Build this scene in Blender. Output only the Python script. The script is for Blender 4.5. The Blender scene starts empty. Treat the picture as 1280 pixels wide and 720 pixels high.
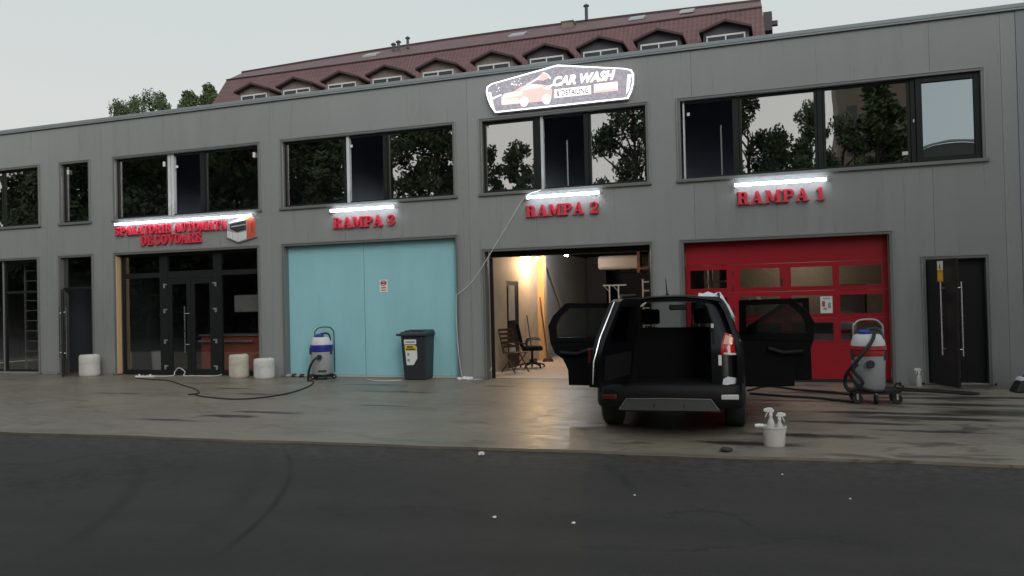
import bpy, bmesh, math, random
from mathutils import Vector, Matrix
from mathutils.geometry import delaunay_2d_cdt

random.seed(7)
R = math.radians
scene = bpy.context.scene
COL = scene.collection

# ------------------------------------------------------------------ camera
cam_data = bpy.data.cameras.new('camera')
cam = bpy.data.objects.new('camera', cam_data)
COL.objects.link(cam)
cam_data.sensor_width = 36.0
cam_data.lens = 36.0 * 1000.0 / 1280.0
cam_data.clip_end = 2000.0
cx = Vector((0.94359611, 0.33028787, -0.02315848))
cy = Vector((0.02672051, -0.00624791, 0.99962342))
cz = -Vector((-0.33001879, 0.94385957, 0.01472096))
cam.matrix_world = Matrix(((cx.x, cy.x, cz.x, 0.0), (cx.y, cy.y, cz.y, -15.6325), (cx.z, cy.z, cz.z, 1.65), (0, 0, 0, 1)))
scene.camera = cam

# ------------------------------------------------------------------ world, sun, exposure
SUN_EL, SUN_AZ = R(23), R(142)          # azimuth measured from +Y clockwise: behind the camera, to its right
world = bpy.data.worlds.new('World')
scene.world = world
world.use_nodes = True
wn, wl = world.node_tree.nodes, world.node_tree.links
wn.clear()
w_out = wn.new('ShaderNodeOutputWorld')
w_sky = wn.new('ShaderNodeTexSky')
w_sky.sky_type = 'NISHITA'
w_sky.sun_disc = False
w_sky.sun_elevation = SUN_EL
w_sky.sun_rotation = SUN_AZ
w_sky.dust_density = 4.0
w_hs = wn.new('ShaderNodeHueSaturation'); w_hs.inputs['Saturation'].default_value = 0.35
w_b1 = wn.new('ShaderNodeBackground'); w_b1.inputs['Strength'].default_value = 0.05
w_b2 = wn.new('ShaderNodeBackground'); w_b2.inputs['Strength'].default_value = 1.16
w_tc = wn.new('ShaderNodeTexCoord'); w_sx = wn.new('ShaderNodeSeparateXYZ'); w_cr = wn.new('ShaderNodeValToRGB')     # pale, slightly warm horizon to cool grey overhead
w_nz = wn.new('ShaderNodeTexNoise'); w_nz.inputs['Scale'].default_value = 2.2; w_nz.inputs['Detail'].default_value = 4
w_ad = wn.new('ShaderNodeMath'); w_ad.operation = 'MULTIPLY_ADD'; w_ad.inputs[1].default_value = 0.22; w_ad.inputs[2].default_value = -0.11
w_sm = wn.new('ShaderNodeMath'); w_sm.operation = 'ADD'
w_cr.color_ramp.elements[0].position = 0.04; w_cr.color_ramp.elements[0].color = (0.73, 0.71, 0.675, 1)
w_cr.color_ramp.elements[1].position = 1.0; w_cr.color_ramp.elements[1].color = (0.60, 0.67, 0.70, 1)
w_e = w_cr.color_ramp.elements.new(0.38); w_e.color = (0.635, 0.70, 0.70, 1)
wl.new(w_tc.outputs['Generated'], w_sx.inputs[0]); wl.new(w_tc.outputs['Generated'], w_nz.inputs['Vector'])
wl.new(w_nz.outputs[0], w_ad.inputs[0]); wl.new(w_sx.outputs[2], w_sm.inputs[0]); wl.new(w_ad.outputs[0], w_sm.inputs[1])
wl.new(w_sm.outputs[0], w_cr.inputs[0]); wl.new(w_cr.outputs[0], w_b2.inputs['Color'])
w_mix = wn.new('ShaderNodeMixShader'); w_mix.inputs[0].default_value = 0.8
wl.new(w_sky.outputs[0], w_hs.inputs['Color']); wl.new(w_hs.outputs[0], w_b1.inputs['Color'])
wl.new(w_b1.outputs[0], w_mix.inputs[1]); wl.new(w_b2.outputs[0], w_mix.inputs[2])
wl.new(w_mix.outputs[0], w_out.inputs['Surface'])

sun_d = bpy.data.lights.new('sun', 'SUN')
sun_d.energy = 1.5
sun_d.angle = R(36)
sun_d.color = (1.0, 0.96, 0.92)
sun = bpy.data.objects.new('sun', sun_d)
COL.objects.link(sun)
sdir = Vector((math.sin(SUN_AZ) * math.cos(SUN_EL), math.cos(SUN_AZ) * math.cos(SUN_EL), math.sin(SUN_EL)))
sun.rotation_euler = sdir.to_track_quat('Z', 'Y').to_euler()
sun.location = (0, -20, 30)

scene.view_settings.view_transform = 'Standard'
scene.view_settings.look = 'None'
scene.view_settings.exposure = 0.0
scene.view_settings.gamma = 1.0
scene.view_settings.use_curve_mapping = False
scene.cycles.use_denoising = True
scene.cycles.max_bounces = 8
scene.cycles.transparent_max_bounces = 16
scene.cycles.sample_clamp_indirect = 4.0

# ------------------------------------------------------------------ materials
def _nt(name):
    m = bpy.data.materials.new(name)
    m.use_nodes = True
    nt = m.node_tree
    b = nt.nodes.get('Principled BSDF')
    return m, nt, b

def mat(name, col, rough=0.6, metal=0.0, var=0.12, scale=6.0, bump=0.0, bscale=60.0, spec=0.5, coat=0.0, stretch=(1, 1, 1), obj_coords=True):
    """Principled material with a noise-broken colour and roughness."""
    m, nt, b = _nt(name)
    N, L = nt.nodes, nt.links
    tc = N.new('ShaderNodeTexCoord')
    mp = N.new('ShaderNodeMapping'); mp.inputs['Scale'].default_value = stretch
    L.new(tc.outputs['Object'], mp.inputs['Vector'])
    nz = N.new('ShaderNodeTexNoise'); nz.inputs['Scale'].default_value = scale; nz.inputs['Detail'].default_value = 6
    nz.inputs['Roughness'].default_value = 0.6
    L.new(mp.outputs[0], nz.inputs['Vector'])
    mx = N.new('ShaderNodeMix'); mx.data_type = 'RGBA'
    mx.inputs[6].default_value = tuple(max(0, c * (1 - var)) for c in col) + (1,)
    mx.inputs[7].default_value = tuple(min(1, c * (1 + var)) for c in col) + (1,)
    L.new(nz.outputs[0], mx.inputs[0])
    L.new(mx.outputs[2], b.inputs['Base Color'])
    mr = N.new('ShaderNodeMapRange')
    mr.inputs[3].default_value = max(0.02, rough - 0.08); mr.inputs[4].default_value = min(1, rough + 0.08)
    L.new(nz.outputs[0], mr.inputs[0]); L.new(mr.outputs[0], b.inputs['Roughness'])
    b.inputs['Metallic'].default_value = metal
    b.inputs['Specular IOR Level'].default_value = spec
    b.inputs['Coat Weight'].default_value = coat
    b.inputs['Coat Roughness'].default_value = 0.05
    if bump:
        n2 = N.new('ShaderNodeTexNoise'); n2.inputs['Scale'].default_value = bscale; n2.inputs['Detail'].default_value = 4
        L.new(tc.outputs['Object'], n2.inputs['Vector'])
        bp = N.new('ShaderNodeBump'); bp.inputs['Strength'].default_value = bump; bp.inputs['Distance'].default_value = 0.02
        L.new(n2.outputs[0], bp.inputs['Height']); L.new(bp.outputs[0], b.inputs['Normal'])
    return m

def emit(name, col, strength, base=(0.8, 0.8, 0.8)):
    m, nt, b = _nt(name)
    b.inputs['Base Color'].default_value = base + (1,)
    b.inputs['Emission Color'].default_value = col + (1,)
    b.inputs['Emission Strength'].default_value = strength
    return m

def glass(name, refl=0.5, tint=(0.95, 0.92, 0.9), trans=(0.7, 0.72, 0.73), wav=0.0009, rough=0.0):
    m, nt, b = _nt(name)
    N, L = nt.nodes, nt.links
    N.remove(b)
    out = N.get('Material Output')
    g = N.new('ShaderNodeBsdfGlossy'); g.inputs['Color'].default_value = tint + (1,); g.inputs['Roughness'].default_value = rough
    t = N.new('ShaderNodeBsdfTransparent'); t.inputs['Color'].default_value = trans + (1,)
    mx = N.new('ShaderNodeMixShader'); mx.inputs[0].default_value = refl
    L.new(t.outputs[0], mx.inputs[1]); L.new(g.outputs[0], mx.inputs[2]); L.new(mx.outputs[0], out.inputs['Surface'])
    if wav:
        tc = N.new('ShaderNodeTexCoord')
        nz = N.new('ShaderNodeTexNoise'); nz.inputs['Scale'].default_value = 1.7; nz.inputs['Detail'].default_value = 1
        L.new(tc.outputs['Object'], nz.inputs['Vector'])
        bp = N.new('ShaderNodeBump'); bp.inputs['Strength'].default_value = 1.0; bp.inputs['Distance'].default_value = wav
        L.new(nz.outputs[0], bp.inputs['Height']); L.new(bp.outputs[0], g.inputs['Normal'])
    return m

def leafmat(name, c1, c2):
    m, nt, b = _nt(name)
    N, L = nt.nodes, nt.links
    tc = N.new('ShaderNodeTexCoord')
    nz = N.new('ShaderNodeTexNoise'); nz.inputs['Scale'].default_value = 1.3; nz.inputs['Detail'].default_value = 5
    L.new(tc.outputs['Object'], nz.inputs['Vector'])
    mx = N.new('ShaderNodeMix'); mx.data_type = 'RGBA'
    mx.inputs[6].default_value = c1 + (1,); mx.inputs[7].default_value = c2 + (1,)
    L.new(nz.outputs[0], mx.inputs[0]); L.new(mx.outputs[2], b.inputs['Base Color'])
    b.inputs['Roughness'].default_value = 0.7
    return m

M = {}
M['panel'] = None
M['trim'] = mat('grey_flashing', (0.20, 0.205, 0.20), 0.35, 0.3, 0.10, 3)
M['sill'] = mat('pale_grey_flashing', (0.33, 0.335, 0.33), 0.3, 0.3, 0.10, 3)
M['cap'] = mat('parapet_flashing', (0.30, 0.33, 0.34), 0.35, 0.3, 0.08, 2)
M['frame'] = mat('anthracite_window_frame', (0.013, 0.0145, 0.0155), 0.5, 0, 0.1, 8, spec=0.3)
M['white_pvc'] = mat('white_plastic_profile', (0.62, 0.63, 0.64), 0.4, 0, 0.06, 8)
M['glass'] = glass('coated_window_glass', 0.57)
M['glass_blue'] = glass('blueish_window_glass', 0.40, (0.80, 0.93, 1.0), (0.3, 0.33, 0.36))
M['glass_shop'] = glass('shopfront_glass', 0.14, (0.9, 0.9, 0.9), (0.85, 0.86, 0.86), 0.0006)
M['glass_door'] = glass('garage_door_glass', 0.13, (0.9, 0.9, 0.9), (0.8, 0.8, 0.8), 0.0008, 0.02)
M['glass_car'] = glass('car_glass', 0.05, (0.9, 0.95, 1.0), (0.55, 0.58, 0.58), 0)
M['glass_tint'] = glass('tinted_car_glass', 0.10, (0.9, 0.95, 1.0), (0.10, 0.11, 0.12), 0)
M['sticker'] = mat('white_sticker', (0.75, 0.75, 0.74), 0.6, 0, 0.05, 20)
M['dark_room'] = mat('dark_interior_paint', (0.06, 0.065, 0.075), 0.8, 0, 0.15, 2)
M['navy'] = mat('navy_interior', (0.42, 0.47, 0.60), 0.8, 0, 0.2, 2)
M['plaster'] = mat('stained_plaster', (0.40, 0.34, 0.27), 0.75, 0, 0.22, 3, 0.1, 25)
M['plaster_grey'] = mat('grey_plaster', (0.42, 0.42, 0.41), 0.75, 0, 0.15, 2.5, 0.1, 25)
M['wood_pale'] = mat('pale_timber', (0.62, 0.42, 0.22), 0.6, 0, 0.18, 5, stretch=(6, 6, 0.5))
M['blue_door'] = mat('pale_blue_door_paint', (0.31, 0.60, 0.655), 0.5, 0, 0.13, 1.3, 0.03, 12, stretch=(1.6, 1.6, 0.5))
M['red_door'] = mat('red_door_paint', (0.37, 0.013, 0.024), 0.42, 0, 0.08, 2, spec=0.3)
M['black_rubber'] = mat('black_rubber', (0.012, 0.012, 0.013), 0.6, 0, 0.2, 20)
M['black_plastic'] = mat('black_plastic', (0.016, 0.017, 0.019), 0.45, 0, 0.15, 12)
M['black_metal'] = mat('black_painted_metal', (0.012, 0.012, 0.013), 0.5, 0.0, 0.15, 12, spec=0.3)
M['steel'] = mat('brushed_steel', (0.62, 0.62, 0.62), 0.28, 1.0, 0.06, 20)
M['galv'] = mat('galvanised_steel', (0.42, 0.43, 0.44), 0.4, 0.6, 0.12, 12)
M['letter'] = mat('red_letter_foam', (0.68, 0.040, 0.075), 0.5, 0, 0.10, 10)
M['tube'] = emit('led_tube_glow', (0.84, 0.91, 1.0), 17.0)
M['asphalt'] = None
M['white_plastic'] = mat('dirty_white_plastic', (0.58, 0.57, 0.54), 0.5, 0, 0.30, 5)
M['cream_plastic'] = mat('yellowed_plastic', (0.52, 0.48, 0.40), 0.5, 0, 0.34, 5)
M['vac_grey'] = mat('vacuum_grey_tank', (0.36, 0.38, 0.39), 0.4, 0, 0.08, 8)
M['vac_white'] = mat('vacuum_white_head', (0.58, 0.59, 0.60), 0.4, 0, 0.08, 8)
M['vac_blue'] = mat('vacuum_blue_band', (0.02, 0.035, 0.30), 0.4, 0, 0.1, 8)
M['vac_red'] = mat('vacuum_red_band', (0.40, 0.03, 0.04), 0.4, 0, 0.1, 8)
M['bin'] = mat('dark_bin_plastic', (0.022, 0.027, 0.034), 0.5, 0, 0.12, 8, 0.05, 80)
M['yellow'] = mat('yellow_print', (0.65, 0.50, 0.04), 0.6, 0, 0.08, 10)
M['orange'] = mat('orange_print', (0.75, 0.32, 0.02), 0.6, 0, 0.08, 10)
M['ink'] = mat('black_print', (0.02, 0.02, 0.02), 0.6, 0, 0.08, 10)
M['ink_red'] = mat('red_print', (0.5, 0.03, 0.03), 0.6, 0, 0.08, 10)
M['ink_grey'] = mat('grey_print', (0.3, 0.3, 0.3), 0.6, 0, 0.08, 10)
M['paint_car'] = mat('black_car_paint', (0.004, 0.0045, 0.006), 0.3, 0, 0.1, 3, spec=0.25, coat=0.12)
M['trim_car'] = mat('black_car_trim', (0.006, 0.006, 0.007), 0.55, 0, 0.15, 30, spec=0.25)
M['seat'] = mat('dark_seat_fabric', (0.006, 0.006, 0.007), 0.95, 0, 0.2, 40, spec=0.15)
M['skid'] = mat('grey_skid_plate', (0.065, 0.065, 0.067), 0.5, 0.2, 0.1, 20)
M['lamp_red'] = mat('red_lamp_lens', (0.42, 0.012, 0.014), 0.15, 0, 0.1, 10, coat=0.5)
M['lamp_orange'] = mat('pale_orange_lamp_lens', (0.75, 0.38, 0.25), 0.15, 0, 0.1, 10, coat=0.5)
M['lamp_clear'] = mat('clear_lamp_lens', (0.62, 0.62, 0.60), 0.15, 0, 0.1, 10, coat=0.5)
M['cloth'] = mat('white_cloth', (0.66, 0.69, 0.72), 0.9, 0, 0.1, 14)
M['roof_tile'] = None
M['hotel_wall'] = mat('hotel_render', (0.42, 0.38, 0.32), 0.85, 0, 0.1, 1.5)
M['dormer_wood'] = mat('weathered_boards', (0.20, 0.165, 0.145), 0.8, 0, 0.35, 2.5, stretch=(5, 1, 0.4))
M['dormer_slate'] = mat('grey_boards', (0.075, 0.075, 0.085), 0.8, 0, 0.25, 2.5, stretch=(5, 1, 0.4))
M['dormer_roof'] = mat('dark_red_sheet', (0.055, 0.026, 0.028), 0.6, 0, 0.2, 4)
M['bark'] = mat('bark', (0.06, 0.045, 0.035), 0.9, 0, 0.3, 6, 0.4, 20)
M['leaf_a'] = leafmat('leaf_dark', (0.022, 0.042, 0.014), (0.055, 0.085, 0.025))
M['leaf_b'] = leafmat('leaf_mid', (0.035, 0.060, 0.022), (0.085, 0.12, 0.045))
M['red_panel'] = mat('dull_red_panel', (0.50, 0.10, 0.06), 0.5, 0, 0.1, 5)
M['tower'] = mat('brown_tower_render', (0.20, 0.155, 0.13), 0.85, 0, 0.1, 1)
M['tower_glass'] = mat('dark_far_window', (0.03, 0.035, 0.04), 0.2, 0, 0.1, 5)
M['hall'] = mat('brown_sheet_roof', (0.17, 0.14, 0.125), 0.6, 0, 0.1, 2)
M['cable_w'] = mat('white_cable', (0.60, 0.59, 0.56), 0.5, 0, 0.1, 10)
M['wood_dark'] = mat('dark_brown_wood', (0.05, 0.025, 0.014), 0.5, 0, 0.3, 6, stretch=(1, 1, 5))
M['duct'] = mat('dusty_duct_metal', (0.30, 0.26, 0.23), 0.6, 0.2, 0.15, 4)
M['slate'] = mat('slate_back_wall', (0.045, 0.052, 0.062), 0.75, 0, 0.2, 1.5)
M['paper'] = mat('white_paper', (0.75, 0.75, 0.73), 0.8, 0, 0.05, 10)
M['leaf_brown'] = mat('wet_brown_rag', (0.03, 0.022, 0.02), 0.6, 0, 0.3, 20)
M['seal'] = mat('white_seal_tape', (0.5, 0.5, 0.5), 0.5, 0, 0.1, 10)

def val(N, v):
    n = N.new('ShaderNodeValue'); n.outputs[0].default_value = v
    return n.outputs[0]
def math_n(nt, op, a, b=None, clamp=False):
    n = nt.nodes.new('ShaderNodeMath'); n.operation = op; n.use_clamp = clamp
    for i, x in enumerate((a, b)):
        if x is None: continue
        if isinstance(x, (int, float)): n.inputs[i].default_value = x
        else: nt.links.new(x, n.inputs[i])
    return n.outputs[0]
def maprange(nt, v, a, b, c, d):
    n = nt.nodes.new('ShaderNodeMapRange'); n.clamp = True
    n.inputs[1].default_value = a; n.inputs[2].default_value = b; n.inputs[3].default_value = c; n.inputs[4].default_value = d
    nt.links.new(v, n.inputs[0])
    return n.outputs[0]
def noise(nt, vec, scale, detail=5, rough=0.6, dist=0.0):
    n = nt.nodes.new('ShaderNodeTexNoise')
    n.inputs['Scale'].default_value = scale; n.inputs['Detail'].default_value = detail
    n.inputs['Roughness'].default_value = rough; n.inputs['Distortion'].default_value = dist
    nt.links.new(vec, n.inputs['Vector'])
    return n
def mapping(nt, vec, scale=(1, 1, 1), loc=(0, 0, 0), rot=(0, 0, 0)):
    n = nt.nodes.new('ShaderNodeMapping')
    n.inputs['Scale'].default_value = scale; n.inputs['Location'].default_value = loc; n.inputs['Rotation'].default_value = rot
    nt.links.new(vec, n.inputs['Vector'])
    return n.outputs[0]

def concrete():
    m, nt, b = _nt('worn_concrete')
    N, L = nt.nodes, nt.links
    tc = N.new('ShaderNodeTexCoord'); P = tc.outputs['Object']
    n1 = noise(nt, mapping(nt, P, (0.35, 0.6, 1)), 1.0, 7).outputs[0]
    n2 = noise(nt, mapping(nt, P, (1, 1.6, 1)), 4.0, 8, 0.65).outputs[0]
    n3 = noise(nt, P, 45.0, 3).outputs[0]
    mixv = math_n(nt, 'ADD', math_n(nt, 'MULTIPLY', n1, 0.55), math_n(nt, 'ADD', math_n(nt, 'MULTIPLY', n2, 0.35), math_n(nt, 'MULTIPLY', n3, 0.10)))
    cr = N.new('ShaderNodeValToRGB')
    cr.color_ramp.elements[0].position = 0.30; cr.color_ramp.elements[0].color = (0.130, 0.112, 0.090, 1)
    cr.color_ramp.elements[1].position = 0.72; cr.color_ramp.elements[1].color = (0.290, 0.248, 0.197, 1)
    L.new(mixv, cr.inputs[0])
    # damp stains and a dark patch under the car: noise-warped ellipses + scattered streaks
    dn = noise(nt, mapping(nt, P, (1.0, 1.5, 1)), 2.2, 8, 0.72)
    va = N.new('ShaderNodeVectorMath'); va.operation = 'SUBTRACT'; va.inputs[1].default_value = (0.5, 0.5, 0.5)
    L.new(dn.outputs['Color'], va.inputs[0])
    vs = N.new('ShaderNodeVectorMath'); vs.operation = 'MULTIPLY'; vs.inputs[1].default_value = (0.9, 0.30, 0)
    L.new(va.outputs[0], vs.inputs[0])
    vw = N.new('ShaderNodeVectorMath'); vw.operation = 'ADD'
    L.new(P, vw.inputs[0]); L.new(vs.outputs[0], vw.inputs[1])
    W = vw.outputs[0]
    stains = [(-8.75, -6.2, .60, .07), (-8.05, -5.68, .5, .13), (-7.7, -5.2, .6, .10), (-9.35, -3.1, .6, .08), (-4.0, -1.45, .7, .18), (-3.5, -2.62, .6, .12), (-4.3, -2.45, .25, .07),
              (1.15, -3.75, 1.2, .14), (1.6, -4.15, 1.0, .16), (2.3, -2.7, .9, .16), (2.7, -3.5, .9, .30), (0.1, -5.75, .7, .14), (-0.5, -6.4, .6, .11), (-.1, -2.6, .8, .10), (.7, -4.7, .8, .10), (1.5, -5.2, .6, .08),
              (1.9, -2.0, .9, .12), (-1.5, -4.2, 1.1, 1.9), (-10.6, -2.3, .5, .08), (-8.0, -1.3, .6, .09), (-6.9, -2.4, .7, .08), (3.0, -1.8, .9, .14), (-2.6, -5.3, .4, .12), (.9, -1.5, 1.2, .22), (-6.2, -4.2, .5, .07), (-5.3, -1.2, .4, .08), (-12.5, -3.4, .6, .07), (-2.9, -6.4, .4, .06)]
    tot = None
    for (sx, sy, rx, ry) in stains:
        mv = mapping(nt, W, (1 / rx, 1 / ry, 0), (-sx / rx, -sy / ry, 0))
        ln = N.new('ShaderNodeVectorMath'); ln.operation = 'LENGTH'; L.new(mv, ln.inputs[0])
        e = maprange(nt, ln.outputs['Value'], 0.70, 1.25, 1.0, 0.0)
        tot = e if tot is None else math_n(nt, 'MAXIMUM', tot, e)
    st = noise(nt, mapping(nt, P, (0.8, 1.5, 1)), 1.2, 9, 0.66, 0.9).outputs[0]
    streak = maprange(nt, st, 0.535, 0.60, 0.0, 0.62)
    sep = N.new('ShaderNodeSeparateXYZ'); L.new(P, sep.inputs[0])
    reg = maprange(nt, sep.outputs[0], -6.0, 1.0, 0.35, 1.0)
    streak = math_n(nt, 'MULTIPLY', streak, reg)
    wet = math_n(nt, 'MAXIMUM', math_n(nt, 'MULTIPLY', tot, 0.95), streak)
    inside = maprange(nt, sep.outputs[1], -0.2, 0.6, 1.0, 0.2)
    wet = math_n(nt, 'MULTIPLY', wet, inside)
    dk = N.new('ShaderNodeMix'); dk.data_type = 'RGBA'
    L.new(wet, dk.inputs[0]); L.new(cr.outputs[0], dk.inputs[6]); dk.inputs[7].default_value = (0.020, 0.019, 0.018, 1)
    L.new(dk.outputs[2], b.inputs['Base Color'])
    r0 = maprange(nt, n2, 0.3, 0.7, 0.33, 0.55)
    rr = N.new('ShaderNodeMix'); rr.data_type = 'FLOAT'
    L.new(wet, rr.inputs[0]); L.new(r0, rr.inputs[2]); rr.inputs[3].default_value = 0.36
    L.new(rr.outputs[0], b.inputs['Roughness'])
    b.inputs['Specular IOR Level'].default_value = 0.45
    bp = N.new('ShaderNodeBump'); bp.inputs['Strength'].default_value = 0.25; bp.inputs['Distance'].default_value = 0.01
    L.new(n2, bp.inputs['Height']); L.new(bp.outputs[0], b.inputs['Normal'])
    return m
M['concrete'] = concrete()

def panel_mat():
    m, nt, b = _nt('grey_sandwich_panel')
    N, L = nt.nodes, nt.links
    tc = N.new('ShaderNodeTexCoord'); P = tc.outputs['Object']
    n1 = noise(nt, mapping(nt, P, (1, 1, 0.3)), 0.9, 5).outputs[0]
    n2 = noise(nt, mapping(nt, P, (5, 5, 0.22)), 1.0, 6, 0.7).outputs[0]
    n3 = noise(nt, P, 7.0, 6, 0.7).outputs[0]
    oi = N.new('ShaderNodeObjectInfo')
    v = math_n(nt, 'ADD', math_n(nt, 'MULTIPLY', n1, 0.40), math_n(nt, 'ADD', math_n(nt, 'MULTIPLY', n2, 0.22), math_n(nt, 'MULTIPLY', n3, 0.22)))
    v = math_n(nt, 'ADD', v, math_n(nt, 'MULTIPLY', oi.outputs['Random'], 0.16))
    cr = N.new('ShaderNodeValToRGB')
    cr.color_ramp.elements[0].position = 0.28; cr.color_ramp.elements[0].color = (0.250, 0.257, 0.256, 1)
    cr.color_ramp.elements[1].position = 0.75; cr.color_ramp.elements[1].color = (0.312, 0.320, 0.319, 1)
    L.new(v, cr.inputs[0]); L.new(cr.outputs[0], b.inputs['Base Color'])
    L.new(maprange(nt, n2, 0.3, 0.7, 0.24, 0.38), b.inputs['Roughness'])
    b.inputs['Specular IOR Level'].default_value = 1.0
    w = N.new('ShaderNodeTexWave'); w.wave_type = 'BANDS'; w.bands_direction = 'X'; w.inputs['Scale'].default_value = 2.6; w.inputs['Distortion'].default_value = 0.0
    L.new(P, w.inputs['Vector'])
    bp = N.new('ShaderNodeBump'); bp.inputs['Strength'].default_value = 0.10; bp.inputs['Distance'].default_value = 0.02
    L.new(math_n(nt, 'ADD', math_n(nt, 'MULTIPLY', w.outputs[1], 0.10), math_n(nt, 'MULTIPLY', n1, 2.0)), bp.inputs['Height']); L.new(bp.outputs[0], b.inputs['Normal'])
    return m
M['panel'] = panel_mat()

def circle3(a, b, c):
    ax, ay, bx_, by, cx_, cy_ = *a, *b, *c
    d = 2 * (ax * (by - cy_) + bx_ * (cy_ - ay) + cx_ * (ay - by))
    ux = ((ax * ax + ay * ay) * (by - cy_) + (bx_ ** 2 + by ** 2) * (cy_ - ay) + (cx_ ** 2 + cy_ ** 2) * (ay - by)) / d
    uy = ((ax * ax + ay * ay) * (cx_ - bx_) + (bx_ ** 2 + by ** 2) * (ax - cx_) + (cx_ ** 2 + cy_ ** 2) * (bx_ - ax)) / d
    return ux, uy, math.hypot(ax - ux, ay - uy)

def asphalt():
    m, nt, b = _nt('asphalt')
    N, L = nt.nodes, nt.links
    tc = N.new('ShaderNodeTexCoord'); P = tc.outputs['Object']
    n1 = noise(nt, mapping(nt, P, (0.5, 0.8, 1)), 0.8, 6).outputs[0]
    n2 = noise(nt, P, 9.0, 6, 0.7).outputs[0]
    n3 = noise(nt, P, 90.0, 3, 0.8).outputs[0]
    v = math_n(nt, 'ADD', math_n(nt, 'MULTIPLY', n1, 0.5), math_n(nt, 'ADD', math_n(nt, 'MULTIPLY', n2, 0.25), math_n(nt, 'MULTIPLY', n3, 0.25)))
    cr = N.new('ShaderNodeValToRGB')
    cr.color_ramp.elements[0].position = 0.30; cr.color_ramp.elements[0].color = (0.019, 0.018, 0.0165, 1)
    cr.color_ramp.elements[1].position = 0.72; cr.color_ramp.elements[1].color = (0.045, 0.0425, 0.0385, 1)
    L.new(v, cr.inputs[0])
    sep = N.new('ShaderNodeSeparateXYZ'); L.new(P, sep.inputs[0])
    brk = maprange(nt, noise(nt, P, 1.1, 4).outputs[0], 0.40, 0.60, 0.0, 1.0)
    tot = None
    arcs = [((-5.55, -7.8), (-4.45, -9.35), (-3.7, -11.2), .028, 1.0), ((-5.85, -7.9), (-4.8, -9.4), (-4.05, -11.2), .10, .4), ((-7.1, -8.5), (-5.78, -9.83), (-4.85, -11.5), .07, .5), ((-1.80, -7.75), (-1.56, -8.2), (-1.36, -8.75), .05, .6),
            ((-9, -12.2), (-4, -10.2), (2, -9.9), .18, .25), ((-6, -12.5), (-1, -10.6), (4, -10.9), .2, .25)]
    for (p, q, r, w, k) in arcs:
        ux, uy, rad = circle3(p, q, r)
        dx = math_n(nt, 'SUBTRACT', sep.outputs[0], ux); dy = math_n(nt, 'SUBTRACT', sep.outputs[1], uy)
        d = math_n(nt, 'SQRT', math_n(nt, 'ADD', math_n(nt, 'MULTIPLY', dx, dx), math_n(nt, 'MULTIPLY', dy, dy)))
        d = math_n(nt, 'ABSOLUTE', math_n(nt, 'SUBTRACT', d, rad))
        e = maprange(nt, d, w * 0.4, w * 1.6, k, 0.0)
        # keep the mark near its middle point only
        mx_, my_ = q
        hx = math_n(nt, 'SUBTRACT', sep.outputs[0], mx_); hy = math_n(nt, 'SUBTRACT', sep.outputs[1], my_)
        hd = math_n(nt, 'SQRT', math_n(nt, 'ADD', math_n(nt, 'MULTIPLY', hx, hx), math_n(nt, 'MULTIPLY', hy, hy)))
        ext = math.hypot(p[0] - mx_, p[1] - my_)
        e = math_n(nt, 'MULTIPLY', e, maprange(nt, hd, ext * 0.75, ext * 1.25, 1.0, 0.0))
        tot = e if tot is None else math_n(nt, 'MAXIMUM', tot, e)
    tot = math_n(nt, 'MULTIPLY', tot, math_n(nt, 'ADD', math_n(nt, 'MULTIPLY', brk, 0.45), 0.55))
    patch = maprange(nt, noise(nt, mapping(nt, P, (0.6, 1.5, 1)), 1.7, 6, 0.6, 0.5).outputs[0], 0.60, 0.70, 0.0, 0.45)
    tot = math_n(nt, 'MAXIMUM', tot, patch)
    vo = N.new('ShaderNodeTexVoronoi'); vo.feature = 'DISTANCE_TO_EDGE'; vo.inputs['Scale'].default_value = 0.42
    wv = N.new('ShaderNodeVectorMath'); wv.operation = 'ADD'
    L.new(P, wv.inputs[0]); L.new(noise(nt, P, 1.6, 6, 0.7).outputs['Color'], wv.inputs[1]); L.new(wv.outputs[0], vo.inputs['Vector'])
    crack = math_n(nt, 'MULTIPLY', maprange(nt, vo.outputs['Distance'], 0.0, 0.016, 0.75, 0.0), maprange(nt, noise(nt, P, 0.35, 3).outputs[0], 0.50, 0.58, 0.0, 1.0))
    tot = math_n(nt, 'MAXIMUM', tot, crack)
    dk = N.new('ShaderNodeMix'); dk.data_type = 'RGBA'
    L.new(tot, dk.inputs[0]); L.new(cr.outputs[0], dk.inputs[6]); dk.inputs[7].default_value = (0.010, 0.010, 0.010, 1)
    # pale dust carried over from the concrete edge, and pale stones in the mix
    ed = math_n(nt, 'ADD', sep.outputs[1], math_n(nt, 'MULTIPLY', sep.outputs[0], -0.045))
    dust = math_n(nt, 'MULTIPLY', maprange(nt, ed, -8.3, -7.1, 0.0, 1.0), maprange(nt, n2, 0.40, 0.66, 0.0, 0.42))
    sv = N.new('ShaderNodeTexVoronoi'); sv.inputs['Scale'].default_value = 38.0; L.new(P, sv.inputs['Vector'])
    stone = math_n(nt, 'MULTIPLY', maprange(nt, sv.outputs['Distance'], 0.12, 0.22, 1.0, 0.0), maprange(nt, n3, 0.45, 0.62, 0.0, 0.45))
    du = N.new('ShaderNodeMix'); du.data_type = 'RGBA'
    L.new(math_n(nt, 'MAXIMUM', dust, stone), du.inputs[0]); L.new(dk.outputs[2], du.inputs[6]); du.inputs[7].default_value = (0.115, 0.106, 0.093, 1)
    L.new(du.outputs[2], b.inputs['Base Color'])
    b.inputs['Roughness'].default_value = 0.75
    b.inputs['Specular IOR Level'].default_value = 0.3
    bp = N.new('ShaderNodeBump'); bp.inputs['Strength'].default_value = 0.5; bp.inputs['Distance'].default_value = 0.008
    L.new(n3, bp.inputs['Height']); L.new(bp.outputs[0], b.inputs['Normal'])
    return m
M['asphalt'] = asphalt()

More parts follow.
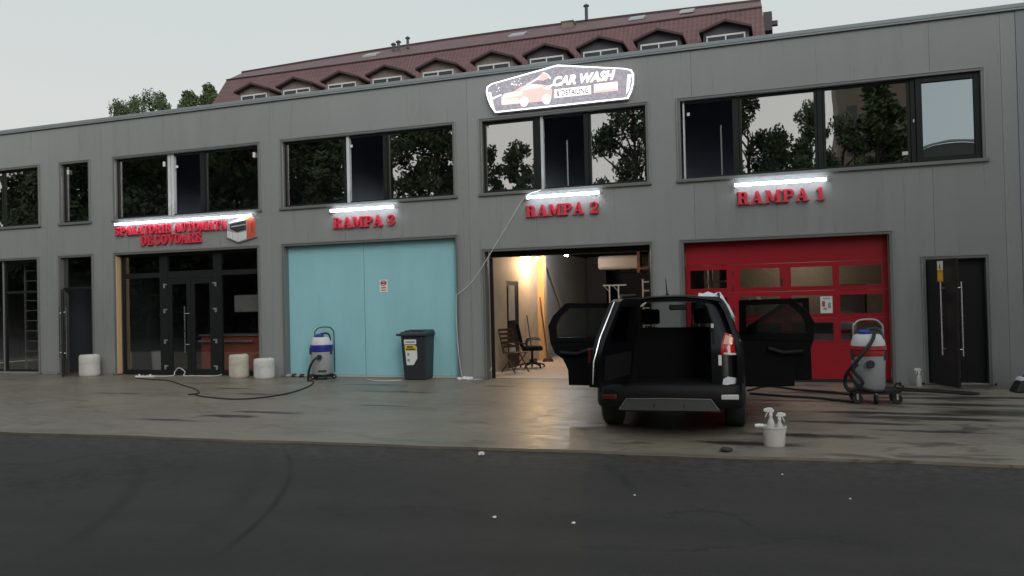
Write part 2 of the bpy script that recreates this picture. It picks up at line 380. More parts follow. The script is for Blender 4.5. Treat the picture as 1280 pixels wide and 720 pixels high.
def tiles():
    m, nt, b = _nt('red_roof_tiles')
    N, L = nt.nodes, nt.links
    tc = N.new('ShaderNodeTexCoord'); P = tc.outputs['Object']
    w = N.new('ShaderNodeTexWave'); w.wave_type = 'BANDS'; w.bands_direction = 'X'; w.inputs['Scale'].default_value = 1.4; w.inputs['Distortion'].default_value = 0.3
    L.new(P, w.inputs['Vector'])
    w2 = N.new('ShaderNodeTexWave'); w2.wave_type = 'BANDS'; w2.bands_direction = 'Z'; w2.wave_profile = 'SAW'; w2.inputs['Scale'].default_value = 1.1; w2.inputs['Distortion'].default_value = 0.3
    L.new(P, w2.inputs['Vector'])
    nz = noise(nt, P, 1.2, 8, 0.7).outputs[0]
    v = math_n(nt, 'ADD', math_n(nt, 'MULTIPLY', nz, 0.7), math_n(nt, 'ADD', math_n(nt, 'MULTIPLY', w.outputs[1], 0.15), math_n(nt, 'MULTIPLY', w2.outputs[1], 0.15)))
    cr = N.new('ShaderNodeValToRGB')
    cr.color_ramp.elements[0].position = 0.25; cr.color_ramp.elements[0].color = (0.085, 0.045, 0.047, 1)
    cr.color_ramp.elements[1].position = 0.8; cr.color_ramp.elements[1].color = (0.19, 0.098, 0.102, 1)
    L.new(v, cr.inputs[0]); L.new(cr.outputs[0], b.inputs['Base Color'])
    b.inputs['Roughness'].default_value = 0.6
    bp = N.new('ShaderNodeBump'); bp.inputs['Strength'].default_value = 0.35; bp.inputs['Distance'].default_value = 0.04
    L.new(math_n(nt, 'ADD', w.outputs[1], w2.outputs[1]), bp.inputs['Height']); L.new(bp.outputs[0], b.inputs['Normal'])
    return m
M['roof_tile'] = tiles()

def sign_face_mat():
    m, nt, b = _nt('backlit_sign_face')
    N, L = nt.nodes, nt.links
    tc = N.new('ShaderNodeTexCoord'); P = tc.outputs['Object']
    nz = N.new('ShaderNodeTexVoronoi'); nz.inputs['Scale'].default_value = 22
    L.new(P, nz.inputs['Vector'])
    n2 = noise(nt, P, 14, 5, 0.7).outputs[0]
    v = math_n(nt, 'ADD', math_n(nt, 'MULTIPLY', nz.outputs['Distance'], 0.5), math_n(nt, 'MULTIPLY', n2, 0.6))
    cr = N.new('ShaderNodeValToRGB')
    cr.color_ramp.elements[0].position = 0.35; cr.color_ramp.elements[0].color = (0.30, 0.285, 0.33, 1)
    cr.color_ramp.elements[1].position = 0.75; cr.color_ramp.elements[1].color = (0.52, 0.47, 0.54, 1)
    L.new(v, cr.inputs[0])
    L.new(cr.outputs[0], b.inputs['Emission Color']); b.inputs['Emission Strength'].default_value = 0.85
    b.inputs['Base Color'].default_value = (0.1, 0.1, 0.11, 1)
    return m
M['sign_face'] = sign_face_mat()
M['sign_border'] = emit('sign_border_glow', (0.93, 0.95, 1.0), 2.2)
M['sign_white'] = emit('sign_white_print', (1.0, 0.97, 0.97), 1.3)
M['sign_red'] = emit('sign_red_print', (1.0, 0.36, 0.30), 0.85)
M['sign_pink'] = emit('sign_pink_print', (1.0, 0.66, 0.58), 0.95)
M['sign_yellow'] = emit('sign_yellow_print', (1.0, 0.85, 0.60), 1.0)
M['sign_ink'] = mat('sign_dark_print', (0.10, 0.10, 0.11), 0.6)

# ------------------------------------------------------------------ mesh helpers
class MB:
    def __init__(s): s.v = []; s.f = []; s.m = []; s.cur = 0
    def add(s, vs, fs):
        o = len(s.v); s.v += [tuple(p) for p in vs]
        for f in fs: s.f.append(tuple(i + o for i in f)); s.m.append(s.cur)
        return s
    def box(s, x0, x1, y0, y1, z0, z1):
        x0, x1 = sorted((x0, x1)); y0, y1 = sorted((y0, y1)); z0, z1 = sorted((z0, z1))
        return s.add([(x0, y0, z0), (x1, y0, z0), (x1, y1, z0), (x0, y1, z0), (x0, y0, z1), (x1, y0, z1), (x1, y1, z1), (x0, y1, z1)],
                     [(0, 3, 2, 1), (4, 5, 6, 7), (0, 1, 5, 4), (1, 2, 6, 5), (2, 3, 7, 6), (3, 0, 4, 7)])
    def prism_xz(s, poly, y0, y1):
        """poly in x,z counter-clockwise seen from -y; front at y0, back at y1"""
        n = len(poly)
        vs = [(x, y0, z) for x, z in poly] + [(x, y1, z) for x, z in poly]
        fs = [tuple(range(n)), tuple(range(2 * n - 1, n - 1, -1))]
        fs += [(i, n + i, n + (i + 1) % n, (i + 1) % n) for i in range(n)]
        return s.add(vs, fs)
    def prism_yz(s, poly, x0, x1):
        n = len(poly)
        vs = [(x0, y, z) for y, z in poly] + [(x1, y, z) for y, z in poly]
        return s.add(vs, [tuple(range(n)), tuple(range(2 * n - 1, n - 1, -1))] + [(i, n + i, n + (i + 1) % n, (i + 1) % n) for i in range(n)])
    def prism_xy(s, poly, z0, z1):
        n = len(poly)
        vs = [(x, y, z0) for x, y in poly] + [(x, y, z1) for x, y in poly]
        return s.add(vs, [tuple(range(n - 1, -1, -1)), tuple(range(n, 2 * n))] + [(i, (i + 1) % n, n + (i + 1) % n, n + i) for i in range(n)])
    def tube(s, pts, r, n=8, caps=True):
        pts = [Vector(p) for p in pts]
        rs = r if isinstance(r, (list, tuple)) else [r] * len(pts)
        rings = []
        up = None
        for i, p in enumerate(pts):
            d = (pts[min(i + 1, len(pts) - 1)] - pts[max(i - 1, 0)])
            if d.length < 1e-9: d = Vector((0, 0, 1))
            d.normalize()
            if up is None:
                a = Vector((0, 0, 1)) if abs(d.z) < 0.9 else Vector((1, 0, 0))
                up = (a - d * a.dot(d)).normalized()
            else:
                up = (up - d * up.dot(d))
                if up.length < 1e-6: up = d.orthogonal()
                up.normalize()
            sd = d.cross(up)
            rings.append([p + (up * math.cos(2 * math.pi * k / n) + sd * math.sin(2 * math.pi * k / n)) * rs[i] for k in range(n)])
        vs = [q for r_ in rings for q in r_]
        fs = []
        for i in range(len(pts) - 1):
            for k in range(n):
                fs.append((i * n + k, i * n + (k + 1) % n, (i + 1) * n + (k + 1) % n, (i + 1) * n + k))
        if caps:
            fs.append(tuple(range(n - 1, -1, -1))); fs.append(tuple((len(pts) - 1) * n + k for k in range(n)))
        return s.add(vs, fs)
    def lathe(s, prof, c=(0, 0, 0), n=24, sx=1.0, sy=1.0, axis='z'):
        vs = []
        for (r, h) in prof:
            for k in range(n):
                a = 2 * math.pi * k / n
                if axis == 'z': vs.append((c[0] + r * math.cos(a) * sx, c[1] + r * math.sin(a) * sy, c[2] + h))
                elif axis == 'x': vs.append((c[0] + h, c[1] + r * math.cos(a), c[2] + r * math.sin(a)))
                else: vs.append((c[0] + r * math.cos(a), c[1] + h, c[2] + r * math.sin(a)))
        fs = []
        for i in range(len(prof) - 1):
            for k in range(n):
                fs.append((i * n + k, i * n + (k + 1) % n, (i + 1) * n + (k + 1) % n, (i + 1) * n + k))
        if prof[0][0] > 1e-4: fs.append(tuple(range(n - 1, -1, -1)))
        if prof[-1][0] > 1e-4: fs.append(tuple((len(prof) - 1) * n + k for k in range(n)))
        return s.add(vs, fs)
    def build(s, name, mats, parent=None, smooth=False, bevel=0.0, loc=None, rotz=None, recalc=True):
        me = bpy.data.meshes.new(name)
        me.from_pydata(s.v, [], s.f)
        mats = mats if isinstance(mats, (list, tuple)) else [mats]
        for m in mats: me.materials.append(M[m] if isinstance(m, str) else m)
        if len(mats) > 1:
            for p, k in zip(me.polygons, s.m): p.material_index = k
        if recalc:
            bm = bmesh.new(); bm.from_mesh(me)
            bmesh.ops.recalc_face_normals(bm, faces=bm.faces)
            bm.to_mesh(me); bm.free()
        if smooth:
            for p in me.polygons: p.use_smooth = True
        o = bpy.data.objects.new(name, me)
        COL.objects.link(o)
        if parent: o.parent = parent
        if loc is not None: o.location = loc
        if rotz is not None: o.rotation_euler = (0, 0, rotz)
        if bevel:
            bv = o.modifiers.new('bevel', 'BEVEL'); bv.width = bevel; bv.segments = 2; bv.limit_method = 'ANGLE'; bv.angle_limit = R(35)
        if smooth:
            try:
                me.set_sharp_from_angle(angle=R(38))
            except Exception:
                pass
        return o

def tag(o, label=None, cat=None, group=None, kind=None):
    if label: o['label'] = label
    if cat: o['category'] = cat
    if group: o['group'] = group
    if kind: o['kind'] = kind
    return o

def thing(name, label, cat, loc=(0, 0, 0), rotz=0.0, group=None):
    o = bpy.data.objects.new(name, None)
    o.empty_display_size = 0.2
    COL.objects.link(o)
    o.location = loc; o.rotation_euler = (0, 0, rotz)
    return tag(o, label, cat, group)

def smooth_path(pts, n=8):
    """Catmull-Rom through points"""
    P = [Vector(p) for p in pts]
    out = []
    for i in range(len(P) - 1):
        p0, p1, p2, p3 = P[max(i - 1, 0)], P[i], P[i + 1], P[min(i + 2, len(P) - 1)]
        for k in range(n):
            t = k / n
            out.append(0.5 * ((2 * p1) + (p2 - p0) * t + (2 * p0 - 5 * p1 + 4 * p2 - p3) * t * t + (3 * p1 - p0 - 3 * p2 + p3) * t ** 3))
    out.append(P[-1])
    return out

def in_poly(x, y, poly):
    c = False; n = len(poly); j = n - 1
    for i in range(n):
        xi, yi = poly[i]; xj, yj = poly[j]
        if (yi > y) != (yj > y) and x < (xj - xi) * (y - yi) / (yj - yi) + xi: c = not c
        j = i
    return c

def densify(poly, step):
    out = []
    for i in range(len(poly)):
        a, b = poly[i], poly[(i + 1) % len(poly)]
        k = max(1, int(math.hypot(b[0] - a[0], b[1] - a[1]) / step))
        for t in range(k): out.append((a[0] + (b[0] - a[0]) * t / k, a[1] + (b[1] - a[1]) * t / k))
    return out

def plate(mb, outline, holes, outer, inner=None, step=0.1):
    """Curved plate: 2-D outline with holes mapped by outer(u,v) (and inner(u,v) for the back face), rim closed."""
    loops = [densify(outline, step)] + [densify(h, step) for h in holes]
    vs, ed, spans = [], [], []
    for lp in loops:
        o = len(vs); vs += [Vector(p) for p in lp]; n = len(lp)
        ed += [(o + i, o + (i + 1) % n) for i in range(n)]
        spans.append((o, n))
    us = [p[0] for p in loops[0]]; ws = [p[1] for p in loops[0]]
    u = min(us) + step / 2
    def far(u, w):
        return all((u - p.x) ** 2 + (w - p.y) ** 2 > (step * 0.45) ** 2 for p in vs)
    base = list(vs)
    extra = []
    while u < max(us):
        w = min(ws) + step / 2
        while w < max(ws):
            if in_poly(u, w, loops[0]) and not any(in_poly(u, w, h) for h in loops[1:]) and far(u, w): extra.append(Vector((u, w)))
            w += step
        u += step
    V, E, F, ov, _, _ = delaunay_2d_cdt(base + extra, ed, [], 0, 1e-6)
    faces = []
    for f in F:
        c = sum((V[i] for i in f), Vector((0, 0))) / len(f)
        if in_poly(c.x, c.y, loops[0]) and not any(in_poly(c.x, c.y, h) for h in loops[1:]): faces.append(tuple(f))
    A = [outer(p.x, p.y) for p in V]
    mb.add(A, faces)
    if inner:
        B = [inner(p.x, p.y) for p in V]
        mb.add(B, [tuple(reversed(f)) for f in faces])
        for lp in loops:
            n = len(lp)
            a = [outer(*p) for p in lp]; b = [inner(*p) for p in lp]
            mb.add(a + b, [(i, (i + 1) % n, n + (i + 1) % n, n + i) for i in range(n)])
    return mb

# ================================================================== SETTING
g = MB(); g.add([(-400, -400, -0.03), (400, -400, -0.03), (400, 400, -0.03), (-400, 400, -0.03)], [(0, 1, 2, 3)])
tag(g.build('ground', 'asphalt', recalc=False), kind='structure')

# concrete apron (front edge runs slightly askew to the facade) and the floor of the building, one slab
def edge_y(x): return -7.24 + (x + 3.3) * 0.045 + (0.02 * math.sin(x * 2.1) + 0.012 * math.sin(x * 5.3 + 1))
xs_ = [-26 + 0.4 * i for i in range(91)]
poly = [(x, edge_y(x)) for x in xs_] + [(10, 13.5), (-26, 13.5)]
g = MB(); g.prism_xy(poly, -0.25, 0.0)
tag(g.build('apron_pavement', 'concrete'), kind='structure')

# ================================================================== CAR WASH BUILDING
B = thing('car_wash_building', 'long grey two-storey panel-clad car wash with ramp doors and signs', 'building', (0, 0, 0))
XL, XR, ZT = -24.0, 4.15, 6.40
WB, WT = 3.83, 5.47
TW = 0.065                      # width of the flashing round an opening
# outer outline of the flashing of every opening: x0, x1, z0, z1
WINS = [(-22.6, -18.45, WB, WT), (-17.78, -16.74, WB, WT), (-16.01, -11.60, WB, WT), (-11.05, -6.66, WB, WT), (-6.12, -2.55, WB, WT), (-2.01, 3.22, WB, WT)]
DOORS = [(-22.6, -18.52, 0, 3.06), (-17.85, -16.68, 0, 3.06), (-16.02, -11.66, 0, 3.06), (-11.06, -6.64, 0, 3.06), (-6.12, -2.53, 0, 2.73), (-2.01, 1.72, 0, 2.73), (2.16, 3.21, 0, 2.25)]
holes = []
for (a, b, c, d) in WINS: holes.append((a + TW - .01, b - TW + .01, c + TW - .01, d - TW + .01))
for (a, b, c, d) in DOORS: holes.append((a + TW - .01, b - TW + .01, -1, d - TW + .01))
seams = [XL, -18.11, -16.38, -11.33, -6.38, -1.72, 2.38, 3.47, 3.70]
for i in range(len(seams) - 1):
    a, b = seams[i] + .002, seams[i + 1] - .002
    cuts = sorted({a, b} | {x for h in holes for x in h[:2] if a < x < b})
    mb = MB()
    for x0, x1 in zip(cuts, cuts[1:]):
        xm = (x0 + x1) / 2
        hs = sorted((h[2], h[3]) for h in holes if h[0] < xm < h[1])
        z = 0.03
        for (h0, h1) in hs:
            if h0 > z: mb.box(x0, x1, 0, 0.10, z, h0)
            z = h1
        mb.box(x0, x1, 0, 0.10, z, ZT)
    mb.build('wall_panel', 'panel', B)
# inner leaf behind the panels so that the joints are closed, with the same openings
mb = MB()
cuts = sorted({XL, 4.1} | {x for h in holes for x in h[:2]})
for x0, x1 in zip(cuts, cuts[1:]):
    xm = (x0 + x1) / 2
    hs = sorted((h[2], h[3]) for h in holes if h[0] < xm < h[1])
    z = 0.0
    for (h0, h1) in hs:
        if h0 > z: mb.box(x0, x1, 0.105, 0.24, z, h0)
        z = h1
    mb.box(x0, x1, 0.105, 0.24, z, ZT - .02)
mb.build('inner_wall', 'trim', B)
# corner flashing, side wall, parapet cap, base plinth, roof
mb = MB(); mb.box(3.704, 4.15, -0.012, 0.10, 0.03, ZT - .002); mb.box(4.045, 4.15, 0.1, 13.2, 0.03, ZT - .002); mb.build('corner_panel', mat('corner_panel_grey', (0.30, 0.32, 0.345), 0.4, 0, 0.05, 1.5), B)
mb = MB(); mb.box(XL, 4.18, -0.05, 0.32, ZT + .002, 6.475); mb.box(XL, 4.18, -0.05, -0.035, ZT - .035, ZT + .0); mb.build('parapet_cap', 'cap', B, bevel=0.008)
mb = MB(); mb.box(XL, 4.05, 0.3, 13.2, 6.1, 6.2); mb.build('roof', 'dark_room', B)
for (x0, x1) in ((-18.45, -17.92), (-16.6, -16.1), (-11.6, -11.12), (-6.58, -6.18), (-2.46, -2.07), (1.78, 2.1), (3.26, 3.66)):
    mb = MB(); mb.box(x0, x1, -0.022, -0.002, 0.002, 0.075); mb.build('base_flashing', 'sill', B)
# storey slab, back wall, cross walls
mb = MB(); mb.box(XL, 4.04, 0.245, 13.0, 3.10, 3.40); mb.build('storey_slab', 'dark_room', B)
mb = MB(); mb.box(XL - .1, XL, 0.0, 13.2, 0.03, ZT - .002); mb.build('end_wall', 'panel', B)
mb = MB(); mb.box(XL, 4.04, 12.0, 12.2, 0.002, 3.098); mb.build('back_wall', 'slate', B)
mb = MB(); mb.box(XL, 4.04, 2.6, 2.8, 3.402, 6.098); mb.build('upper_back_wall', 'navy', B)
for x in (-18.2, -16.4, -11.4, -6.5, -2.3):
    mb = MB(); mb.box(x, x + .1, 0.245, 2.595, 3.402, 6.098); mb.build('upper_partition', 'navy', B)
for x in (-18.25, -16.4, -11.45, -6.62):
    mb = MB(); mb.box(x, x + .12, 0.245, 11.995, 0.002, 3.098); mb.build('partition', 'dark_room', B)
for (x0, x1, y) in ((-24, -18.26, 5), (-18.12, -16.41, 2.2), (-16.27, -11.46, 5.0)):
    mb = MB(); mb.box(x0, x1, y, y + .1, 0.002, 3.098); mb.build('rear_partition', 'dark_room', B)

def flashing(r, name, door=False):
    a, b, c, d = r
    mb = MB()
    z0 = 0.004 if door else c + TW
    mb.box(a, a + TW, -.022, .16, z0, d - TW); mb.box(b - TW, b, -.022, .16, z0, d - TW)
    mb.box(a, b, -.022, .16, d - TW, d)
    o = mb.build(name, 'trim', B, bevel=0.006)
    e = MB()      # raised outer lip in paler grey
    e.box(b - .016, b + .006, -.030, -.022, z0, d - .0); e.box(a - .006, a + .012, -.030, -.022, z0, d)
    e.box(a - .006, b + .006, -.034, -.0225, d - .014, d + .008)
    e.build('edge_lip', 'sill', o)
    if not door:
        s = MB(); s.box(a - .03, b + .03, -.055, .16, c + .002, c + TW - .002); s.build('window_sill', 'sill' if False else 'trim', o, bevel=0.006)
    return o

def pane(par, x0, x1, z0, z1, y=.10, m='glass', thick=.01):
    mb = MB(); mb.box(x0, x1, y, y + thick, z0, z1); return mb.build('pane', m, par)
def bars(par, name, m, *bx):
    mb = MB()
    for q in bx: mb.box(*q)
    return mb.build(name, m, par, bevel=0.004)
def sash(par, x0, x1, z0, z1, y0=.075, y1=.135, w=.05, m='frame', gl='glass'):
    bars(par, 'sash_frame', m, (x0, x0 + w, y0, y1, z0, z1), (x1 - w, x1, y0, y1, z0, z1), (x0 + w, x1 - w, y0, y1, z0, z0 + w), (x0 + w, x1 - w, y0, y1, z1 - w, z1))
    if gl: pane(par, x0 + w, x1 - w, z0 + w, z1 - w, (y0 + y1) / 2, gl)
def sticker(par, x, z, w=.05, h=.09, y=.07, m='sticker'):
    mb = MB(); mb.box(x, x + w, y - .004, y, z, z + h); mb.build('sticker', m, par)

zb, zt = WB + TW, WT - TW
# leftmost window
w = flashing(WINS[0], 'window')
sash(w, -22.53, -19.86, zb, zt); sash(w, -19.85, -18.52, zb, zt)
sticker(w, -19.95, zb + .03, .07, .05)
# narrow window
w = flashing(WINS[1], 'window'); sash(w, -17.715, -16.805, zb, zt); sticker(w, -17.60, 5.16, .07, .11)
# window over the carpet-wash sign: fixed, open sliding sash with white edges, fixed
w = flashing(WINS[2], 'window')
sash(w, -15.945, -14.36, zb, zt); bars(w, 'sash_edge', 'white_pvc', (-14.35, -14.27, .06, .15, zb, zt), (-14.235, -14.165, .05, .15, zb, zt))
bars(w, 'track_rail', 'frame', (-14.16, -13.39, .06, .14, zb, zb + .04)); bars(w, 'track_rail', 'frame', (-14.16, -13.39, .06, .14, zt - .05, zt))
bars(w, 'mullion', 'frame', (-13.38, -13.25, .06, .15, zb, zt)); sash(w, -13.245, -11.665, zb, zt)
sticker(w, -14.50, 5.12, .07, .12); sticker(w, -11.86, 5.13, .07, .12); sticker(w, -14.10, 5.05, .08, .06, .05)
# window over ramp 3
w = flashing(WINS[3], 'window')
sash(w, -10.985, -9.38, zb, zt); bars(w, 'sash_edge', 'white_pvc', (-9.345, -9.275, .055, .15, zb, zt))
bars(w, 'track_rail', 'frame', (-9.27, -8.44, .06, .14, zb, zb + .04)); bars(w, 'track_rail', 'frame', (-9.27, -8.44, .06, .14, zt - .05, zt))
bars(w, 'mullion', 'frame', (-8.43, -8.34, .06, .15, zb, zt)); sash(w, -8.335, -6.725, zb, zt)
bars(w, 'inner_post', 'galv', (-8.80, -8.77, .9, .93, zb, 5.0)); sticker(w, -9.24, 5.14, .06, .06, .05)
# window over ramp 2
w = flashing(WINS[4], 'window')
sash(w, -6.055, -4.90, zb, zt, w=.06); bars(w, 'sash_edge', 'white_pvc', (-4.79, -4.735, .055, .15, zb, zt)); bars(w, 'mullion', 'frame', (-4.895, -4.80, .06, .15, zb, zt))
bars(w, 'track_rail', 'frame', (-4.73, -3.89, .06, .14, zb, zb + .04)); bars(w, 'track_rail', 'frame', (-4.73, -3.89, .06, .14, zt - .05, zt))
bars(w, 'mullion', 'frame', (-3.88, -3.79, .06, .15, zb, zt)); sash(w, -3.785, -2.615, zb, zt)
bars(w, 'inner_post', 'galv', (-4.42, -4.39, .7, .73, zb, 5.0))
# wide window over ramp 1
w = flashing(WINS[5], 'window')
bars(w, 'sash_edge', 'white_pvc', (-1.905, -1.875, .05, .15, zb, zt)); bars(w, 'track_rail', 'frame', (-1.87, -.985, .06, .14, zb, zb + .04)); bars(w, 'track_rail', 'frame', (-1.87, -.985, .06, .14, zt - .05, zt))
bars(w, 'inner_post', 'galv', (-1.25, -1.22, .6, .63, zb, 5.0)); sticker(w, -1.82, 5.12, .05, .06, .05)
bars(w, 'mullion', 'frame', (-.98, -.87, .06, .15, zb, zt)); sash(w, -.865, .52, zb, zt)
bars(w, 'mullion', 'frame', (.525, .61, .06, .15, zb, zt)); sash(w, .615, 2.06, zb, zt)
bars(w, 'mullion', 'frame', (2.065, 2.145, .06, .15, zb, zt)); sash(w, 2.15, 3.155, zb, zt, .03, .12, .10, 'frame', 'glass_blue')
sticker(w, 1.92, 4.06, .09, .06); sticker(w, 2.10, 4.62, .02, .05, .03)

# ---- ground floor openings
# glazed doors at the left end
d = flashing(DOORS[0], 'shop_door', True)
sash(d, -22.53, -19.90, .06, 2.99, gl='glass_shop', m='frame'); sash(d, -19.86, -18.59, .06, 2.99, gl='glass_shop', m='frame')
bars(d, 'edge_strip', 'galv', (-19.895, -19.865, .05, .14, .06, 2.99)); bars(d, 'threshold', 'sill', (-22.53, -18.6, -.02, .14, .004, .055))
bars(d, 'transom', 'frame', (-19.80, -18.65, .06, .075, 2.12, 2.18))
# narrow doorway with a leaf standing open
d = flashing(DOORS[1], 'side_doorway', True)
bars(d, 'transom', 'frame', (-17.785, -16.745, .07, .14, 2.17, 2.23)); pane(d, -17.785, -16.745, 2.232, 2.99, .1, 'glass_shop')
lf = MB(); lf.box(0, .92, -.025, .025, .02, 2.17)
lo = lf.build('door_leaf', 'black_metal', d, bevel=.004, loc=(-17.74, .0, 0), rotz=R(-42))
h = MB(); h.tube([(.80, .075, .45), (.80, .075, 1.73)], .014); h.tube([(.80, .0, .58), (.80, .075, .58)], .009); h.tube([(.80, .0, 1.6), (.80, .075, 1.6)], .009)
h.build('handle', 'steel', lo, True)
h = MB(); h.tube([(.80, -.075, .45), (.80, -.075, 1.73)], .014); h.tube([(.80, .0, .6), (.80, -.075, .6)], .009); h.tube([(.80, .0, 1.58), (.80, -.075, 1.58)], .009)
h.build('handle', 'steel', lo, True)
# carpet-wash shopfront
d = flashing(DOORS[2], 'shopfront', True)
zt3 = 2.99
bars(d, 'jamb_board', 'wood_pale', (-15.952, -15.93, -.015, .13, .03, 2.96))
bars(d, 'shopfront_frame', 'frame', (-15.925, -15.86, .16, .22, .004, zt3), (-14.74, -14.50, .15, .215, .004, zt3), (-13.13, -12.90, .15, .215, .004, zt3), (-11.80, -11.735, .16, .22, .004, zt3),
     (-15.86, -14.74, .16, .21, 2.40, 2.52), (-14.50, -13.13, .16, .21, 2.36, 2.54), (-12.90, -11.80, .16, .21, 2.40, 2.52), (-15.86, -14.74, .16, .21, .004, .12), (-12.90, -11.80, .16, .21, .004, .12),
     (-15.86, -14.74, .16, .21, 2.93, zt3), (-14.50, -13.13, .16, .21, 2.93, zt3), (-12.90, -11.80, .16, .21, 2.93, zt3))
for (x0, x1, z0, z1) in ((-15.86, -14.74, .12, 2.40), (-15.86, -14.74, 2.52, 2.93), (-14.50, -13.13, 2.54, 2.93), (-12.90, -11.80, .12, 2.40), (-12.90, -11.80, 2.52, 2.93)):
    pane(d, x0, x1, z0, z1, .185, 'glass_shop')
for (x0, x1) in ((-14.495, -13.82), (-13.81, -13.135)):
    lf = MB(); wv = .11
    for q in ((x0, x0 + wv, .155, .205, .02, 2.355), (x1 - wv, x1, .155, .205, .02, 2.355), (x0 + wv, x1 - wv, .155, .205, .02, .15), (x0 + wv, x1 - wv, .155, .205, 2.22, 2.355)): lf.box(*q)
    lo = lf.build('door_leaf', 'frame', d, bevel=.004)
    p = MB(); p.box(x0 + wv, x1 - wv, .175, .185, .15, 2.22); p.build('pane', 'glass_shop', lo)
h = MB(); xh = -13.93; h.tube([(xh, .08, .55), (xh, .08, 1.68)], .015); h.tube([(xh, .16, .75), (xh, .08, .75)], .009); h.tube([(xh, .16, 1.5), (xh, .08, 1.5)], .009); h.tube([(xh, .08, .75), (xh + .15, .085, .75)], .009); h.tube([(xh, .08, 1.5), (xh + .15, .085, 1.5)], .009)
h.build('handle', 'steel', d, True)
for x, sgn in ((-14.60, 1), (-13.06, -1)):
    for z in (2.19, 1.57, .82, .19):
        hb = MB(); hb.box(x - .02, x + .03, .135, .149, z - .05, z + .05); hb.box(x - .02 + (.05 if sgn > 0 else -.06), x + .03 + (.06 if sgn > 0 else -.05), .135, .149, z + .02, z + .05)
        hb.build('hinge', 'galv', d)
# pale blue ramp 3 door: two leaves and a wicket line
d = flashing(DOORS[3], 'garage_door', True)
d['label'] = 'pale blue panelled garage door'
x0, x1 = -10.995, -6.705
for (a, b) in ((x0, -9.025), (-9.012, x1)):
    mb = MB(); mb.box(a, b, .16, .21, .05, 2.99); mb.build('door_panel', 'blue_door', d, bevel=.004)
bars(d, 'wicket_edge', 'blue_door', (-6.93, -6.915, .150, .1595, .06, 2.0), (-6.91, -6.72, .150, .1595, 1.99, 2.005))
bars(d, 'bottom_seal', 'seal', (x0, x1, .14, .20, .004, .045))
n = MB(); n.box(-8.63, -8.43, .150, .158, 1.88, 2.16); no = n.build('notice', 'paper', d)
ring = MB()
for k in range(20):
    a0, a1 = 2 * math.pi * k / 20, 2 * math.pi * (k + 1) / 20
    cxn, czn = -8.53, 2.085
    ring.prism_xz([(cxn + .055 * math.cos(a0), czn + .04 * math.sin(a0)), (cxn + .075 * math.cos(a0), czn + .06 * math.sin(a0)), (cxn + .075 * math.cos(a1), czn + .06 * math.sin(a1)), (cxn + .055 * math.cos(a1), czn + .04 * math.sin(a1))], .146, .149)
ring.build('notice_ring', 'ink_red', no)
bars(no, 'notice_text', 'ink_red', (-8.59, -8.47, .146, .149, 1.97, 1.995), (-8.59, -8.47, .146, .149, 1.92, 1.94))
bars(no, 'notice_bar', 'ink', (-8.585, -8.475, .146, .149, 2.07, 2.10))
# open ramp 2 doorway
d = flashing(DOORS[4], 'ramp_doorway', True)
bars(d, 'lintel_beam', 'black_metal', (-6.05, -2.60, .25, .45, 2.56, 2.72))
bars(d, 'guide_rail', 'black_metal', (-6.05, -5.98, .245, .30, .0, 2.55), (-2.67, -2.60, .245, .30, .0, 2.55))
# red sectional door of ramp 1
d = flashing(DOORS[5], 'garage_door', True)
d['label'] = 'red sectional garage door with rows of small windows'
xa, xb = -1.935, 1.645
cols = [(-1.87, -1.16), (-.94, -.20), (-.02, .72), (.815, 1.55)]
rows = [(1.765, 2.145), (1.245, 1.615), (.755, 1.12)]
edges = [.06, .66, 1.18, 1.69, 2.22, 2.70]
for i in range(5):
    z0, z1 = edges[i] + .003, edges[i + 1] - .003
    rr = [r for r in rows if z0 < r[0] and r[1] < z1]
    mb = MB()
    if rr:
        r0, r1 = rr[0]
        mb.box(xa, xb, .20, .245, z0, r0); mb.box(xa, xb, .20, .245, r1, z1)
        xs = [xa] + [v for c in cols for v in c] + [xb]
        for k in range(0, len(xs), 2): mb.box(xs[k], xs[k + 1], .20, .245, r0, r1)
    else: mb.box(xa, xb, .20, .245, z0, z1)
    po = mb.build('door_section', 'red_door', d)
    if rr:
        for (c0, c1) in cols:
            p = MB(); p.box(c0 + .002, c1 - .002, .218, .226, r0 + .002, r1 - .002); p.build('pane', 'glass_door', po)
            p = MB()
            for q in ((c0 - .012, c0 + .012, .192, .1995, r0 - .012, r1 + .012), (c1 - .012, c1 + .012, .192, .1995, r0 - .012, r1 + .012), (c0 + .012, c1 - .012, .192, .1995, r0 - .012, r0 + .012), (c0 + .012, c1 - .012, .192, .1995, r1 - .012, r1 + .012)): p.box(*q)
            p.build('pane_frame', 'red_door', po)
bars(d, 'bottom_seal', 'black_rubber', (xa, xb, .195, .25, .004, .056))
bars(d, 'wicket_hinge', 'ink', (-1.065, -1.045, .185, .1995, 1.72, 1.82), (-1.065, -1.045, .185, .1995, 2.0, 2.1), (-.22, -.10, .188, .1995, 1.698, 1.712), (-1.065, -1.045, .185, .1995, 1.3, 1.4))
bars(d, 'latch', 'ink', (-.19, -.15, .180, .1995, 1.80, 1.93))
n = MB(); n.box(.49, .70, .208, .214, 1.27, 1.58); no = n.build('notice', 'paper', d)
bars(no, 'notice_text', 'ink_grey', (.54, .66, .204, .2075, 1.53, 1.55), (.54, .60, .204, .2075, 1.33, 1.37), (.62, .67, .204, .2075, 1.36, 1.46))
bars(no, 'notice_mark', 'ink_red', (.52, .57, .204, .2075, 1.39, 1.49))
